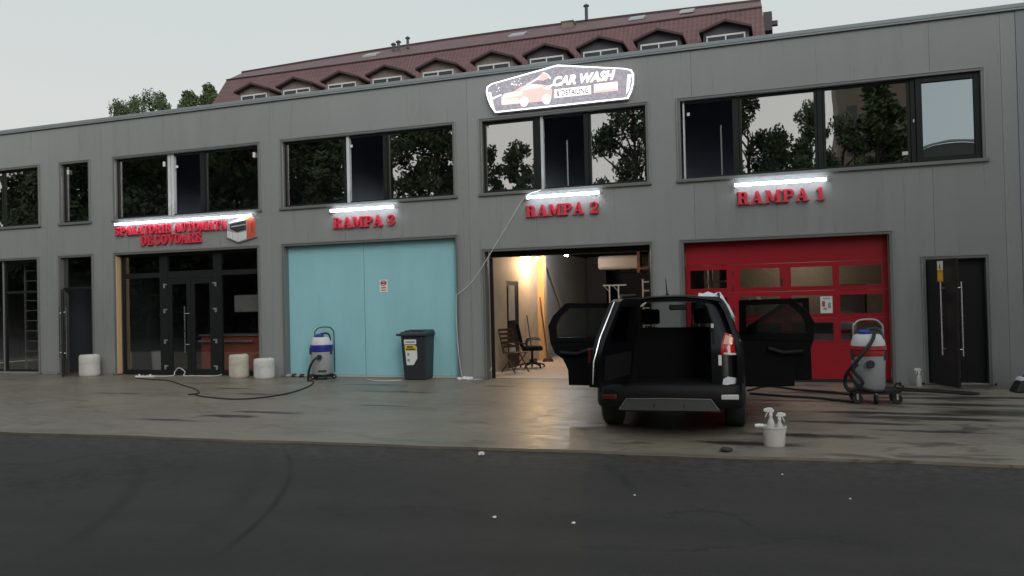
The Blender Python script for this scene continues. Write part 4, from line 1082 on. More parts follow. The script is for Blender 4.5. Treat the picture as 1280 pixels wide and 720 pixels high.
# rear bumper, swept round both corners
mb = MB()
plan = [(-.885, .40), (-.885, .25), (-.875, .12), (-.84, .04), (-.76, -.015), (-.5, -.035), (0, -.045), (.5, -.035), (.76, -.015), (.84, .04), (.875, .12), (.885, .25), (.885, .40)]
profb = [(.10, .31), (.03, .325), (.0, .37), (-.015, .45), (-.012, .52), (.005, .575), (.04, .60), (.12, .61)]
vs = []
for (x, y) in plan:
    for (oy, z) in profb:
        k = 1 if abs(x) < .8 else .25
        sx_ = 1 - max(0, oy) * .5
        vs.append((x * sx_, y + oy * k, z))
nP = len(profb)
mb.add(vs, [(i * nP + j, (i + 1) * nP + j, (i + 1) * nP + j + 1, i * nP + j + 1) for i in range(len(plan) - 1) for j in range(nP - 1)])
bump_o = mb.build('rear_bumper', 'trim_car', CAR, True)
mb = plate(MB(), [(-.60, .295), (.58, .295), (.48, .43), (-.50, .43)], [[(-.18, .33), (-.18, .37), (-.17, .37), (-.17, .33)], [(.17, .33), (.17, .37), (.18, .37), (.18, .33)]], lambda x, z: (x, -.075 + x * x * .04, z), lambda x, z: (x, -.02, z), .12); mb.build('skid_plate', 'skid', bump_o)
mb = MB(); mb.tube([(-.59, -.062, .305), (-.505, -.067, .430), (0, -.078, .437), (.485, -.067, .430), (.575, -.062, .305)], .008, 6); mb.build('skid_edge', mat('satin_edge', (.20, .20, .20), .4, .5), bump_o, True)
mb = MB(); mb.box(.60, .80, -.045, .0, .425, .485); mb.build('reversing_lamp', 'lamp_clear', bump_o, bevel=.012)
mb = MB(); mb.box(-.80, -.62, -.045, .0, .42, .48); mb.build('fog_lamp', mat('dark_red_reflector', (.10, .008, .008), .3), bump_o, bevel=.012)
mb = MB(); mb.box(-.86, -.8, .3, .5, .27, .34); mb.box(-.60, .60, .14, .6, .25, .31); mb.box(-.45, .45, .6, 3.4, .20, .30); mb.build('underbody', 'black_rubber', CAR)
# small marks on the right-hand corner
mb = MB(); mb.box(.58, .617, rear_y(.9) - .012, rear_y(.9) - .002, .82, .94); mb.build('label_plate', 'sticker', CAR)
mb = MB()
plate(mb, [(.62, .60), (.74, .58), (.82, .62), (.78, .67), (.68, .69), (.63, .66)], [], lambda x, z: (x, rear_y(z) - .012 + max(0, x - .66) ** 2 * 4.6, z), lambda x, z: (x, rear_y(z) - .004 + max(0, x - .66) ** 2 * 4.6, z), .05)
mb.build('pale_patch', 'cloth', CAR, True)  # small pale patch below the right tail lamp
# cabin: floor, boot, side trims, seats, dashboard
mb = MB(); mb.box(-.78, .78, .15, 3.05, .30, .36); mb.build('cabin_floor', 'seat', CAR)
mb = MB(); mb.box(-.52, .52, .09, .98, .362, .60); mb.box(-.50, .50, .06, .12, .36, .612); mb.build('boot_floor', 'seat', CAR)
for s_ in (-1, 1):
    mb = plate(MB(), [(.12, .60), (.20, 1.05), (.42, 1.10), (.95, 1.10), (1.0, .85), (1.18, .72), (1.18, .60)], [], lambda y, z, s_=s_: (s_ * .60, y, z), lambda y, z, s_=s_: (s_ * .63, y, z), .3); mb.build('boot_side_trim', 'seat', CAR)
def seat(x, y, wd, nm='front_seat', hd=True, top=1.19):
    mb = MB(); mb.box(x - wd / 2, x + wd / 2, y, y + .50, .42, .60); mb.add([(x - wd / 2, y - .14, 1.0), (x + wd / 2, y - .14, 1.0), (x + wd / 2, y + .02, 1.0), (x - wd / 2, y + .02, 1.0)], [])
    mb.prism_yz([(y, .45), (y + .15, .50), (y - .02, top), (y - .14, top)], x - wd / 2, x + wd / 2)
    so_ = mb.build(nm, 'seat', CAR, bevel=.04)
    if hd:
        hb = MB(); hb.prism_yz([(y - .15, top + .06), (y - .05, top + .06), (y - .06, top + .27), (y - .12, top + .28), (y - .16, top + .24)], x - .13, x + .13); hb.build('headrest', 'seat', so_, bevel=.03)
        hb = MB()
        for dx in (-.06, .06): hb.tube([(x + dx, y - .10, top - .03), (x + dx, y - .10, top + .09)], .007, 6)
        hb.build('headrest_post', 'steel', so_)
seat(-.37, 2.10, .50); seat(.37, 2.10, .50)
seat(-.32, 1.16, .60, 'rear_seat', False, 1.20); seat(.32, 1.16, .60, 'rear_seat', False, 1.20)
mb = MB(); mb.box(-.52, .52, .86, 1.0, .6, 1.24); mb.build('parcel_screen', 'seat', CAR)
mb = MB(); mb.prism_yz([(2.72, .60), (2.66, .95), (2.80, 1.06), (3.05, 1.06), (3.05, .6)], -.72, .72); mb.build('dashboard', 'trim_car', CAR, bevel=.03)
mb = MB(); mb.tube([(-.37 + .17 * math.cos(R(a)), 2.58 - .05 * math.sin(R(a)), 1.02 + .16 * math.sin(R(a))) for a in range(0, 361, 20)], .015, 6); mb.build('steering_wheel', 'trim_car', CAR, True)
mb = MB(); mb.box(-.13, .13, 2.42, 2.45, 1.44, 1.52); mo = mb.build('rear_view_mirror', 'trim_car', CAR, bevel=.02)
mb = MB(); mb.box(-.12, .12, 2.415, 2.419, 1.452, 1.508); mb.build('mirror_glass', 'white_pvc', mo)  # pale colour stands in for the sky reflected in the mirror
mb = MB(); mb.tube([(.36, 2.5, 1.52), (.20, 2.75, 1.35), (.16, 2.95, 1.14)], .012, 6); mb.build('wiper', 'black_plastic', CAR, True)
# doors
def car_door(outline, win, s_, hinge_y, ang, front, tint):
    hx = s_ * (side_x(hinge_y, .8) - .02)
    def q(dx):
        return lambda y, z: (s_ * (side_x(y, z) - dx) - hx, y - hinge_y, z)
    mb = plate(MB(), outline, [win], q(0), q(.06), .11)
    do = mb.build('door', 'paint_car', CAR, True, loc=(hx, hinge_y, 0), rotz=ang)
    low = [p for p in outline if p[1] <= 1.06]
    card = [(c[0] + (p[0] - c[0]) * .95, c[1] + (p[1] - c[1]) * .95) for c in [(sum(p[0] for p in low) / len(low), .72)] for p in low]
    mb = plate(MB(), card, [], q(.062), q(.10), .2); mb.build('door_card', 'seat', do)
    mb = plate(MB(), win, [], q(.028), q(.034), .25); mb.build('window', 'glass_tint' if tint else 'glass_car', do, True)
    y0 = sum(p[0] for p in low) / len(low)
    mb = MB(); f_ = q(.13); mb.tube([f_(y0 - .25, .86), f_(y0, .84), f_(y0 + .2, .90)], .035, 8); mb.build('armrest', 'trim_car', do, True)
    mb = MB(); f_ = q(-.02); ha = (min(p[0] for p in low) + .14); mb.tube([f_(ha, .93), f_(ha + .18, .93)], .014, 8); mb.build('handle', 'paint_car', do, True)
    if front:
        f_ = q(0); px_, py_, pz_ = f_(2.86, 1.06)
        mb = MB(); mb.box(px_ - .02, px_ + s_ * .20, py_ - .07, py_ + .07, pz_ - .02, pz_ + .13); mb.build('wing_mirror', 'paint_car', do, bevel=.035)
    return do
car_door(rear_door, rear_win, 1, 1.99, R(84), False, False)
car_door(front_door, front_win, 1, 3.06, R(84), True, False)
car_door(rear_door, rear_win, -1, 1.99, R(-84), False, False)
car_door(front_door, front_win, -1, 3.06, 0, True, True)
# tailgate on its left-hand hinge, standing open past square
TH = (-.50, .04)
def tail_y(z): return rear_y(z) if z < 1.0 else .058 + (z - 1.0) * .20
tg_out = [(0, .66), (1.0, .66), (1.04, .80), (1.03, 1.0), (.96, 1.20), (.70, 1.60), (.60, 1.63), (.10, 1.63), (.0, 1.58), (-.04, 1.2), (-.03, .9)]
tg_win = [(.10, 1.12), (.88, 1.12), (.64, 1.54), (.14, 1.54)]
mb = plate(MB(), tg_out, [tg_win], lambda x, z: (x, tail_y(z) - .03 - .06, z), lambda x, z: (x, tail_y(z) - .03 + .06, z), .12)
tg = mb.build('tailgate', 'paint_car', CAR, True, loc=(TH[0], TH[1], 0), rotz=R(-104))
mb = plate(MB(), tg_win, [], lambda x, z: (x, tail_y(z) - .05, z), lambda x, z: (x, tail_y(z) - .045, z), .3); mb.build('rear_window', 'glass_tint', tg, True)
mb = plate(MB(), [(.10, .72), (.92, .72), (.92, 1.0), (.10, 1.0)], [], lambda x, z: (x, tail_y(z) + .032, z), lambda x, z: (x, tail_y(z) + .05, z), .3); mb.build('tailgate_trim', 'seat', tg)
mb = MB(); mb.tube([(1.045, tail_y(.7) - .03, .70), (1.055, tail_y(.9) - .03, .95), (.98, tail_y(1.2) - .03, 1.21), (.72, tail_y(1.58) - .03, 1.60)], .007, 6); mb.build('edge_strip', 'steel', tg, True)  # bright tube put in for the glint along the tailgate edge
mb = MB(); mb.box(.93, 1.045, tail_y(1.0) - .115, tail_y(1.0) - .085, .93, 1.09); mb.build('tail_lamp', mat('dark_red_lens', (.09, .006, .008), .2), tg, bevel=.01)
# wheels
def wheel(s_, y):
    x = s_ * .765
    mb = MB(); mb.lathe([(.215, -.12), (.29, -.127), (.325, -.105), (.336, -.06), (.336, .06), (.325, .105), (.29, .127), (.215, .12)], (0, 0, 0), 32, axis='x')
    o = mb.build('wheel', 'black_rubber', CAR, True, loc=(x, y, .333))
    mb = MB(); mb.lathe([(.0, s_ * .06), (.05, s_ * .07), (.06, s_ * .05), (.19, s_ * .06), (.218, s_ * .09), (.218, -s_ * .09)], (0, 0, 0), 24, axis='x'); mb.build('rim', 'galv', o, True)
    mb = MB()
    for k in range(5):
        a = 2 * math.pi * k / 5
        mb.tube([(s_ * .075, .04 * math.cos(a), .04 * math.sin(a)), (s_ * .085, .20 * math.cos(a), .20 * math.sin(a))], [.03, .022], 6)
    mb.build('spoke', 'galv', o)
for s_ in (-1, 1):
    for y in (RA, FA): wheel(s_, y)
# cloth on the roof corner
def cloth_thing(name, label, loc, rotz, w_, d_, fz, cat='cloth', m='cloth'):
    mb = MB(); vs = []; n_ = 12
    for j in range(n_ + 1):
        for i in range(n_ + 1):
            u, v = i / n_ - .5, j / n_ - .5
            z = fz(u, v) + .012 * math.sin(u * 19 + v * 7) + .01 * math.sin(v * 23 - u * 5)
            vs.append((u * w_ + .02 * math.sin(v * 9), v * d_ + .02 * math.sin(u * 11), z))
    mb.add(vs, [(j * (n_ + 1) + i, j * (n_ + 1) + i + 1, (j + 1) * (n_ + 1) + i + 1, (j + 1) * (n_ + 1) + i) for j in range(n_) for i in range(n_)])
    o = mb.build(name, m, None, True, loc=loc, rotz=rotz)
    sl = o.modifiers.new('thick', 'SOLIDIFY'); sl.thickness = .008
    return tag(o, label, cat)
cloth_thing('wash_cloth', 'crumpled white cloth draped over the rear roof corner of the car', (-.89, -5.37, 1.615), R(4.5), .40, .36, lambda u, v: .03 - max(0, u - .12) * .72 + .03 * math.cos(v * 8) - max(0, u * .36 - .05) ** 2 * 1.2)

# ================================================================== YARD THINGS
def lettered(parent, nm, m, *bx): bars(parent, nm, m, *bx)

# ---- blue-banded vacuum
def vacuum(name, label, loc, rotz, band, trolley, s=1.0):
    t = thing(name, label, 'vacuum', loc, rotz)
    z0 = .20 if trolley else .11
    mb = MB(); mb.lathe([(.20, z0), (.215, z0 + .02), (.235, z0 + .48), (.235, z0 + .50)], n=28); tk = mb.build('tank', 'vac_grey', t, True)
    mb = MB(); mb.lathe([(.245, z0 + .50), (.25, z0 + .51), (.25, z0 + .575), (.243, z0 + .58)], n=28); mb.build('band', band, t, True)
    mb = MB(); mb.lathe([(.252, z0 + .585), (.256, z0 + .59), (.256, z0 + .645), (.245, z0 + .65)], n=28); mb.build('band', band, t, True)
    mb = MB(); mb.lathe([(.24, z0 + .65), (.235, z0 + .70), (.20, z0 + .79), (.17, z0 + .815), (.0, z0 + .82)], n=28); mb.build('head', 'vac_white', t, True)
    mb = MB(); mb.lathe([(.09, z0 + .82), (.095, z0 + .85), (.07, z0 + .885), (.0, z0 + .89)], (-.04, 0, 0), n=18); mb.build('motor_cap', 'vac_blue', t, True)
    mb = MB(); mb.tube(smooth_path([(-.02, -.02, z0 + .88), (.10, -.03, z0 + .90), (.17, -.05, z0 + .86), (.20, -.08, z0 + .74)]), .022); mb.build('carry_handle', 'black_plastic', t, True)
    for a in (200, 330):
        mb = MB(); cx_, cy_ = .25 * math.cos(R(a)), .25 * math.sin(R(a)); mb.box(cx_ - .02, cx_ + .02, cy_ - .02, cy_ + .02, z0 + .44, z0 + .58); mb.build('clip', 'black_plastic', t)
    mb = MB(); mb.lathe([(.05, 0), (.06, .01), (.05, .10), (.035, .10)], (0, 0, 0), 14, axis='y'); mb.build('hose_inlet', 'black_plastic', t, True, loc=(-.02, -.31, z0 + .39))
    # push handle
    hp = [(-.16, .20, z0 + .02), (-.17, .21, z0 + .84), (-.14, .22, z0 + .96), (-.05, .23, z0 + 1.02), (.14, .23, z0 + 1.02), (.22, .22, z0 + .96), (.25, .21, z0 + .84), (.25, .20, z0 + .02)]
    mb = MB(); mb.tube(smooth_path(hp, 5), .014 if trolley else .012); mb.build('push_handle', 'galv' if trolley else 'black_metal', t, True)
    # base and castors
    mb = MB()
    if trolley: mb.box(-.26, .38, -.24, .24, z0 - .045, z0 - .005); mb.tube([(.38, -.22, z0 - .02), (.42, -.22, z0 + .06), (.42, .22, z0 + .06), (.38, .22, z0 - .02)], .012)
    else: mb.lathe([(.19, z0 - .05), (.24, z0 - .05), (.245, z0 - .002), (.20, z0 - .002)], n=24)
    mb.build('base_frame', 'black_metal', t)
    r_ = .075 if trolley else .05
    for (x, y) in ((-.20, -.20), (.05, -.23), (.34, -.2), (-.18, .2), (.34, .2)) if trolley else ((-.18, -.15), (.10, -.2), (.27, -.05), (-.15, .17), (.22, .18)):
        mb = MB(); mb.lathe([(.02, -.02), (r_ - .01, -.022), (r_, -.012), (r_, .012), (r_ - .01, .022), (.02, .02)], (x, y, r_), 16, axis='x' if random.random() < .3 else 'y'); co_ = mb.build('castor', 'black_rubber', t, True)
        mb = MB(); mb.box(x - .012, x + .012, y - .035, y + .035, r_ * .9, z0 - .04); mb.build('castor_fork', 'galv', co_)
    return t, z0
v1, z0 = vacuum('vacuum_cleaner', 'grey wet vacuum with blue bands standing before the blue door', (-9.83, -.34, 0), R(26), 'vac_blue', False)
mb = MB(); mb.tube(smooth_path([(-.02, -.41, z0 + .39), (-.10, -.45, z0 + .36), (-.19, -.45, z0 + .22), (-.24, -.42, z0 + .05), (-.25, -.42, .01)]), .026); mb.build('hose', 'black_rubber', v1, True)
mb = MB(); mb.box(-.06, .12, -.245, -.225, z0 + .07, z0 + .10); mb.build('drain_bar', 'black_plastic', v1)
v2, z0 = vacuum('vacuum_cleaner', 'grey wet vacuum with red bands on a wheeled trolley beside the red door', (1.05, -2.60, 0), R(5), 'vac_red', True)
mb = MB(); mb.tube(smooth_path([(.06, -.20, z0 + .86), (.02, -.26, z0 + .74), (-.10, -.31, z0 + .58), (-.22, -.30, z0 + .42), (-.33, -.22, z0 + .26), (-.36, -.16, z0 + .10), (-.30, -.25, z0 + .0), (-.14, -.31, z0 + .12), (-.26, -.30, z0 + .30), (-.20, -.31, z0 + .40)]), .027); mb.build('hose', 'black_rubber', v2, True)
mb = MB(); mb.tube(smooth_path([(-.30, -.20, z0 + .24), (-.20, -.29, z0 + .08), (0, -.29, z0 + .0), (.18, -.26, z0 - .0)]), .022); mb.build('hose', 'black_rubber', v2, True)

# ---- wheelie bin
t = thing('wheelie_bin', 'black wheelie bin with white label standing before the blue door', 'bin', (-7.60, -.02, 0), R(6))
mb = MB(); zz = [(.0, .235, .30), (.02, .24, .31), (.50, .265, .345), (.93, .285, .37)]
vs = []
for (z, hx, hy) in zz:
    for (sx_, sy_) in ((-1, -1), (1, -1), (1, 1), (-1, 1)): vs.append((sx_ * hx, sy_ * hy, z))
fs = [(0, 3, 2, 1)] + [(i * 4 + k, i * 4 + (k + 1) % 4, (i + 1) * 4 + (k + 1) % 4, (i + 1) * 4 + k) for i in range(3) for k in range(4)] + [(12, 13, 14, 15)]
mb.add(vs, fs); bb = mb.build('bin_body', 'bin', t, bevel=.02)
mb = MB(); mb.box(-.31, .31, -.41, .385, .93, .965); mb.build('bin_rim', 'bin', t, bevel=.01)
mb = MB(); mb.add([(-.315, -.42, .967), (.315, -.42, .967), (.315, .40, .967), (-.315, .40, .967), (-.28, -.37, 1.02), (.28, -.37, 1.02), (.28, .36, 1.06), (-.28, .36, 1.06)], [(0, 3, 2, 1), (4, 5, 6, 7), (0, 1, 5, 4), (1, 2, 6, 5), (2, 3, 7, 6), (3, 0, 4, 7)])
for k in range(3): mb.box(-.2 + k * .15, -.14 + k * .15, -.34, .3, 1.022, 1.052)
mb.build('lid', 'bin', t, bevel=.012)
mb = MB(); mb.box(-.375, -.31, -.40, -.32, .94, .985); mb.build('lift_lug', 'bin', t)
mb = MB(); mb.tube([(-.24, .43, 1.0), (.24, .43, 1.0)], .016); mb.build('handle', 'bin', t)
for s_ in (-1, 1):
    mb = MB(); mb.lathe([(.03, -.025), (.09, -.028), (.10, -.015), (.10, .015), (.09, .028), (.03, .025)], (s_ * .27, .32, .10), 18, axis='x'); mb.build('wheel', 'black_rubber', t, True)
def by(z): return -(.31 + (.37 - .31) * z / .93) - .006
def on_bin(poly, nm, m, k=0):
    mb = MB(); n_ = len(poly)
    vs = [(x, by(z) - .002 * k, z) for x, z in poly] + [(x, by(z) + .004 - .002 * k, z) for x, z in poly]
    mb.add(vs, [tuple(range(n_)), tuple(range(2 * n_ - 1, n_ - 1, -1))] + [(i, n_ + i, n_ + (i + 1) % n_, (i + 1) % n_) for i in range(n_)])
    mb.build(nm, m, bb)
on_bin([(-.21, .76), (.06, .76), (.06, .86), (-.21, .86)], 'label', 'paper')
on_bin([(-.18, .79), (.03, .79), (.03, .825), (-.18, .825)], 'label_lettering', 'ink_grey', 1)
on_bin([(-.17, .32), (-.02, .32), (.07, .46), (.07, .70), (.02, .745), (-.20, .745)], 'label', 'paper')
on_bin([(-.20, .62), (.065, .62), (.065, .70), (.018, .74), (-.20, .74)], 'label_print', 'yellow', 1)
on_bin([(-.15, .69), (-.02, .69), (-.02, .72), (-.15, .72)], 'label_lettering', 'ink', 2)
on_bin([(-.17, .64), (.03, .64), (.03, .67), (-.17, .67)], 'label_lettering', 'ink', 2)
for z in (.55, .42): on_bin([(-.15, z - .03), (-.10, z - .03), (-.10, z + .03), (-.15, z + .03)], 'label_mark', 'ink_grey', 1)

# ---- white canisters
def canister(name, label, loc, r_, h_, m, tilt=0):
    t = thing(name, label, 'canister', loc, R(20), 'white canisters along the wall')
    mb = MB(); mb.lathe([(r_ * .9, .0), (r_ * .98, .02), (r_, .06), (r_ * 1.0, h_ * .5), (r_ * .985, h_ * .55), (r_, h_ * .6), (r_, h_ - .06), (r_ * .95, h_ - .015), (r_ * .88, h_), (r_ * .80, h_ - .01), (.0, h_ - .02)], n=28, sy=.92); mb.build('canister_body', m, t, True)
    mb = MB(); mb.lathe([(.035, h_ - .02), (.035, h_ + .015), (.0, h_ + .018)], (r_ * .5, .05, 0), n=14); mb.build('cap', m, t, True)
    mb = MB(); mb.box(-.05, .05, -r_ * .92 - .006, -r_ * .92 + .02, h_ * .62, h_ * .66); mb.build('grip', m, t)
canister('canister', 'white canister standing before the narrow side doorway', (-16.52, -.32, 0), .245, .53, 'white_plastic')
canister('canister', 'yellowed canister before the shopfront, taller of a pair', (-12.10, -.26, 0), .225, .53, 'cream_plastic')
canister('canister', 'clean white canister by the pillar, shorter of a pair', (-11.33, -.36, 0), .235, .45, 'white_plastic')

# ---- bucket with spray bottles
t = thing('bucket', 'small white bucket holding spray bottles behind the car', 'bucket', (-.225, -6.48, 0))
mb = MB(); mb.lathe([(.0, .004), (.105, .0), (.112, .01), (.122, .19), (.130, .195), (.132, .215), (.124, .217), (.118, .20), (.104, .02), (.0, .016)], n=28); mb.build('bucket_body', 'white_plastic', t, True)
mb = MB(); mb.tube([(.132 * math.cos(R(a)), .132 * math.sin(R(a)) * .6 + .05, .2 - .12 * abs(math.sin(R(a)))) for a in range(180, 361, 15)], .004, 6); mb.build('bucket_handle', 'galv', t, True)
def spray(label, loc, rotz, k=1.0, m='white_plastic'):
    t = thing('spray_bottle', label, 'bottle', loc, rotz, 'white trigger spray bottles')
    mb = MB(); mb.lathe([(.0, .0), (.036 * k, .0), (.04 * k, .01), (.04 * k, .13 * k), (.03 * k, .175 * k), (.017 * k, .20 * k), (.017 * k, .225 * k)], n=18); mb.build('bottle_body', m, t, True)
    mb = MB(); mb.lathe([(.02 * k, .222 * k), (.02 * k, .25 * k), (.014 * k, .26 * k)], n=14); mb.build('collar', 'paper', t, True)
    mb = MB(); mb.prism_xz([(-.075 * k, .285 * k), (-.07 * k, .27 * k), (-.012 * k, .26 * k), (.015 * k, .255 * k), (.04 * k, .275 * k), (.015 * k, .31 * k), (-.03 * k, .312 * k), (-.07 * k, .30 * k)], -.016 * k, .016 * k); mb.build('spray_head', 'paper', t, bevel=.004)
    mb = MB(); mb.prism_xz([(-.035 * k, .268 * k), (-.025 * k, .265 * k), (-.04 * k, .235 * k), (-.055 * k, .205 * k), (-.062 * k, .208 * k), (-.048 * k, .24 * k)], -.009 * k, .009 * k); mb.build('trigger', 'paper', t)
spray('spray bottle in the bucket, trigger pointing left, taller of two', (-.255, -6.44, .10), R(0), .98)
spray('spray bottle in the bucket beside the taller one, trigger pointing right', (-.165, -6.48, .075), R(190), .92)
t = thing('hand_brush', 'white brush head hanging over the rim of the bucket', 'brush', (-.375, -6.52, .20), R(15))
mb = MB(); mb.lathe([(.0, -.05), (.018, -.045), (.022, 0), (.018, .045), (.0, .05)], (0, 0, .02), 12, axis='x'); mb.build('brush_head', 'paper', t, True)
mb = MB(); mb.tube([(.03, 0, .015), (.08, .02, 0.02), (.14, .03, -.06)], .009); mb.build('brush_handle', 'white_plastic', t, True)
spray('small white spray bottle on the ground beside the right-hand door', (2.03, -.30, 0), R(0), 1.0)
# black box with a white cloth at the far right
t = thing('tool_case', 'black tool case with a pale lid at the right end of the wall', 'case', (3.52, -.95, 0), R(8))
mb = MB(); mb.add([(-.26, -.16, 0), (.26, -.16, 0), (.26, .16, 0), (-.26, .16, 0), (-.18, -.13, .17), (.26, -.14, .22), (.26, .14, .22), (-.18, .13, .17)], [(0, 3, 2, 1), (4, 5, 6, 7), (0, 1, 5, 4), (1, 2, 6, 5), (2, 3, 7, 6), (3, 0, 4, 7)]); mb.build('case_body', 'black_plastic', t, bevel=.02)
mb = MB(); mb.add([(-.18, -.12, .18), (.26, -.13, .23), (.26, .13, .23), (-.18, .12, .18), (-.15, -.10, .235), (.24, -.11, .25), (.24, .11, .25), (-.15, .10, .235)], [(0, 3, 2, 1), (4, 5, 6, 7), (0, 1, 5, 4), (1, 2, 6, 5), (2, 3, 7, 6), (3, 0, 4, 7)]); mb.build('case_lid', 'cloth', t, bevel=.015)
mb = MB(); mb.tube([(-.10, 0, .235), (-.06, 0, .29), (.1, 0, .30), (.14, 0, .245)], .012); mb.build('handle', 'black_plastic', t, True)

# ---- cables, hoses
def cable(name, label, pts, r_, m, cat='cable', n_=8):
    o = MB().tube(smooth_path(pts, n_), r_, 6).build(name, m, None, True)
    return tag(o, label, cat)
cable('wall_cable', 'white cable sagging from the upper window to the blue door frame', [(-4.76, .02, 3.93), (-4.80, -.055, 3.87), (-5.12, -.05, 3.75), (-5.52, -.05, 3.19), (-6.08, -.05, 2.38), (-6.34, -.05, 2.05), (-6.55, -.05, 1.87), (-6.70, -.05, 1.78)], .009, 'cable_w')
cable('wall_cable', 'white cable running down the blue door frame to the ground', [(-6.70, -.05, 1.78), (-6.715, -.045, 1.4), (-6.70, -.045, .9), (-6.67, -.05, .5), (-6.62, -.06, .14), (-6.55, -.10, .02), (-6.42, -.18, .012)], .008, 'cable_w')
cable('floor_cable', 'thin white cable curving out of the open ramp to the plug heap', [(-6.03, .35, .9), (-6.03, .34, .45), (-6.06, .22, .18), (-6.16, .02, .012), (-6.34, -.16, .012), (-6.42, -.20, .012)], .009, 'cable_w')
cable('floor_cable', 'black cable looping over the concrete from the blue vacuum', [(-9.95, -.72, .012), (-9.62, -1.0, .012), (-9.12, -2.0, .012), (-8.86, -3.2, .012), (-9.2, -3.9, .012), (-10.1, -3.72, .012), (-10.75, -3.33, .012)], .014, 'black_rubber')
cable('floor_cable', 'black cable leading from the white socket strip across the concrete', [(-10.75, -3.45, .012), (-10.72, -3.20, .012), (-11.3, -2.62, .012), (-12.2, -1.97, .012), (-12.75, -1.55, .012), (-13.4, -1.13, .014), (-13.95, -1.0, .014), (-14.7, -.72, .012)], .013, 'black_rubber')
cable('floor_cable', 'white cable loop standing up before the shopfront doors', [(-14.72, -.40, .03), (-14.4, -.3, .012), (-14.15, -.10, .012), (-14.16, -.02, .10), (-14.02, -.03, .19), (-13.84, -.04, .10), (-13.85, -.06, .012), (-13.5, -.1, .012), (-12.95, -.06, .012), (-12.75, -.06, .05)], .011, 'cable_w')
cable('floor_cable', 'short white cable lying beside the wheelie bin', [(-8.7, -.35, .012), (-8.4, -.62, .012), (-8.05, -.66, .012), (-7.8, -.5, .012)], .01, 'cable_w')
cable('hose', 'black hose running from the red vacuum under the open car door', [(.83, -2.75, .02), (.3, -2.35, .02), (-.1, -2.2, .02), (-.7, -1.9, .02)], .018, 'black_rubber', 'hose')
cable('hose', 'black hose snaking along the foot of the red door', [(-.75, -1.5, .02), (-.45, -.8, .02), (.05, -1.25, .02), (.6, -1.55, .02), (.85, -1.75, .02), (1.3, -1.1, .02), (1.6, -.9, .02)], .018, 'black_rubber', 'hose')
cable('hose', 'black hose stretched from the trolley to the right-hand door', [(1.25, -1.05, .02), (1.9, -1.18, .02), (2.25, -1.32, .02), (2.58, -1.5, .02), (2.70, -1.42, .02), (2.4, -1.18, .02), (1.9, -.95, .02), (1.3, -.60, .02), (1.2, -.5, .02)], .018, 'black_rubber', 'hose')
# socket strip and plug heap
t = thing('socket_strip', 'white socket strip lying before the shopfront', 'socket strip', (-14.62, -.50, 0), R(12))
mb = MB(); mb.box(-.24, .24, -.03, .03, .002, .045); mb.build('strip_body', 'paper', t, bevel=.008)
for k in range(3):
    mb = MB(); mb.lathe([(.022, .0), (.022, .03), (.015, .035)], (-.14 + k * .14, 0, .044), 12); mb.build('plug', 'ink' if k == 1 else 'paper', t, True)
t = thing('plug_heap', 'white plug and crumpled wrapping at the foot of the pillar', 'plugs', (-6.47, -.22, 0))
for k in range(5):
    mb = MB(); a = random.uniform(0, 6.28); x, y = random.uniform(-.16, .16), random.uniform(-.06, .08)
    mb.lathe([(.0, 0), (.05, .005), (.06, .03), (.045, .06), (.0, .065 + .02 * (k % 2))], (x, y, .002), 7 + k % 3); mb.build('plug' if k < 2 else 'wrapping', 'paper', t)
t = thing('rag_strip', 'dark crumpled rags along the foot of the blue door', 'rags', (-10.5, .02, 0))
for k in range(7):
    mb = MB(); mb.lathe([(.0, 0), (.09, .005), (.10, .03), (.05, .07), (.0, .075)], (-.42 + k * .12 + random.uniform(-.03, .03), random.uniform(-.03, .04), .002), 7); mb.build('rag', 'leaf_brown' if k % 2 else 'ink_grey', t)
# litter
def litter(nm, label, loc, r_, m, sq=.6):
    mb = MB(); ico = bmesh.new(); bmesh.ops.create_icosphere(ico, subdivisions=2, radius=1)
    for v in ico.verts:
        k = random.uniform(.65, 1.1); mb.v.append((v.co.x * r_ * k, v.co.y * r_ * k, max(0, (v.co.z * k * sq + sq * .9) * r_)))
    mb.f = [tuple(v.index for v in f.verts) for f in ico.faces]; mb.m = [0] * len(mb.f); ico.free()
    tag(mb.build(nm, m, None, loc=loc), label, 'litter')
litter('paper_ball', 'crumpled white paper on the asphalt at the edge of the concrete', (-3.22, -7.55, -.03), .042, 'paper')
litter('paper_scrap', 'white paper scrap on the open asphalt, left of two', (-2.21, -9.85, -.03), .018, 'paper')
litter('paper_scrap', 'white paper scrap on the open asphalt, right of two', (-1.58, -9.85, -.03), .016, 'paper')
litter('wet_rag', 'dark wet rag lying on the concrete left of the bucket', (-.70, -6.93, 0), .075, 'leaf_brown', .35)
for (x, y, lb) in ((-.13, -7.8, 'pale pebble on the asphalt below the white bucket'), (.4, -8.6, 'pale pebble on the asphalt, farthest right'), (-1.3, -8.9, 'pale pebble on the asphalt, nearest the two paper scraps')):
    litter('pebble', lb, (x, y, -.03), .011, 'paper')

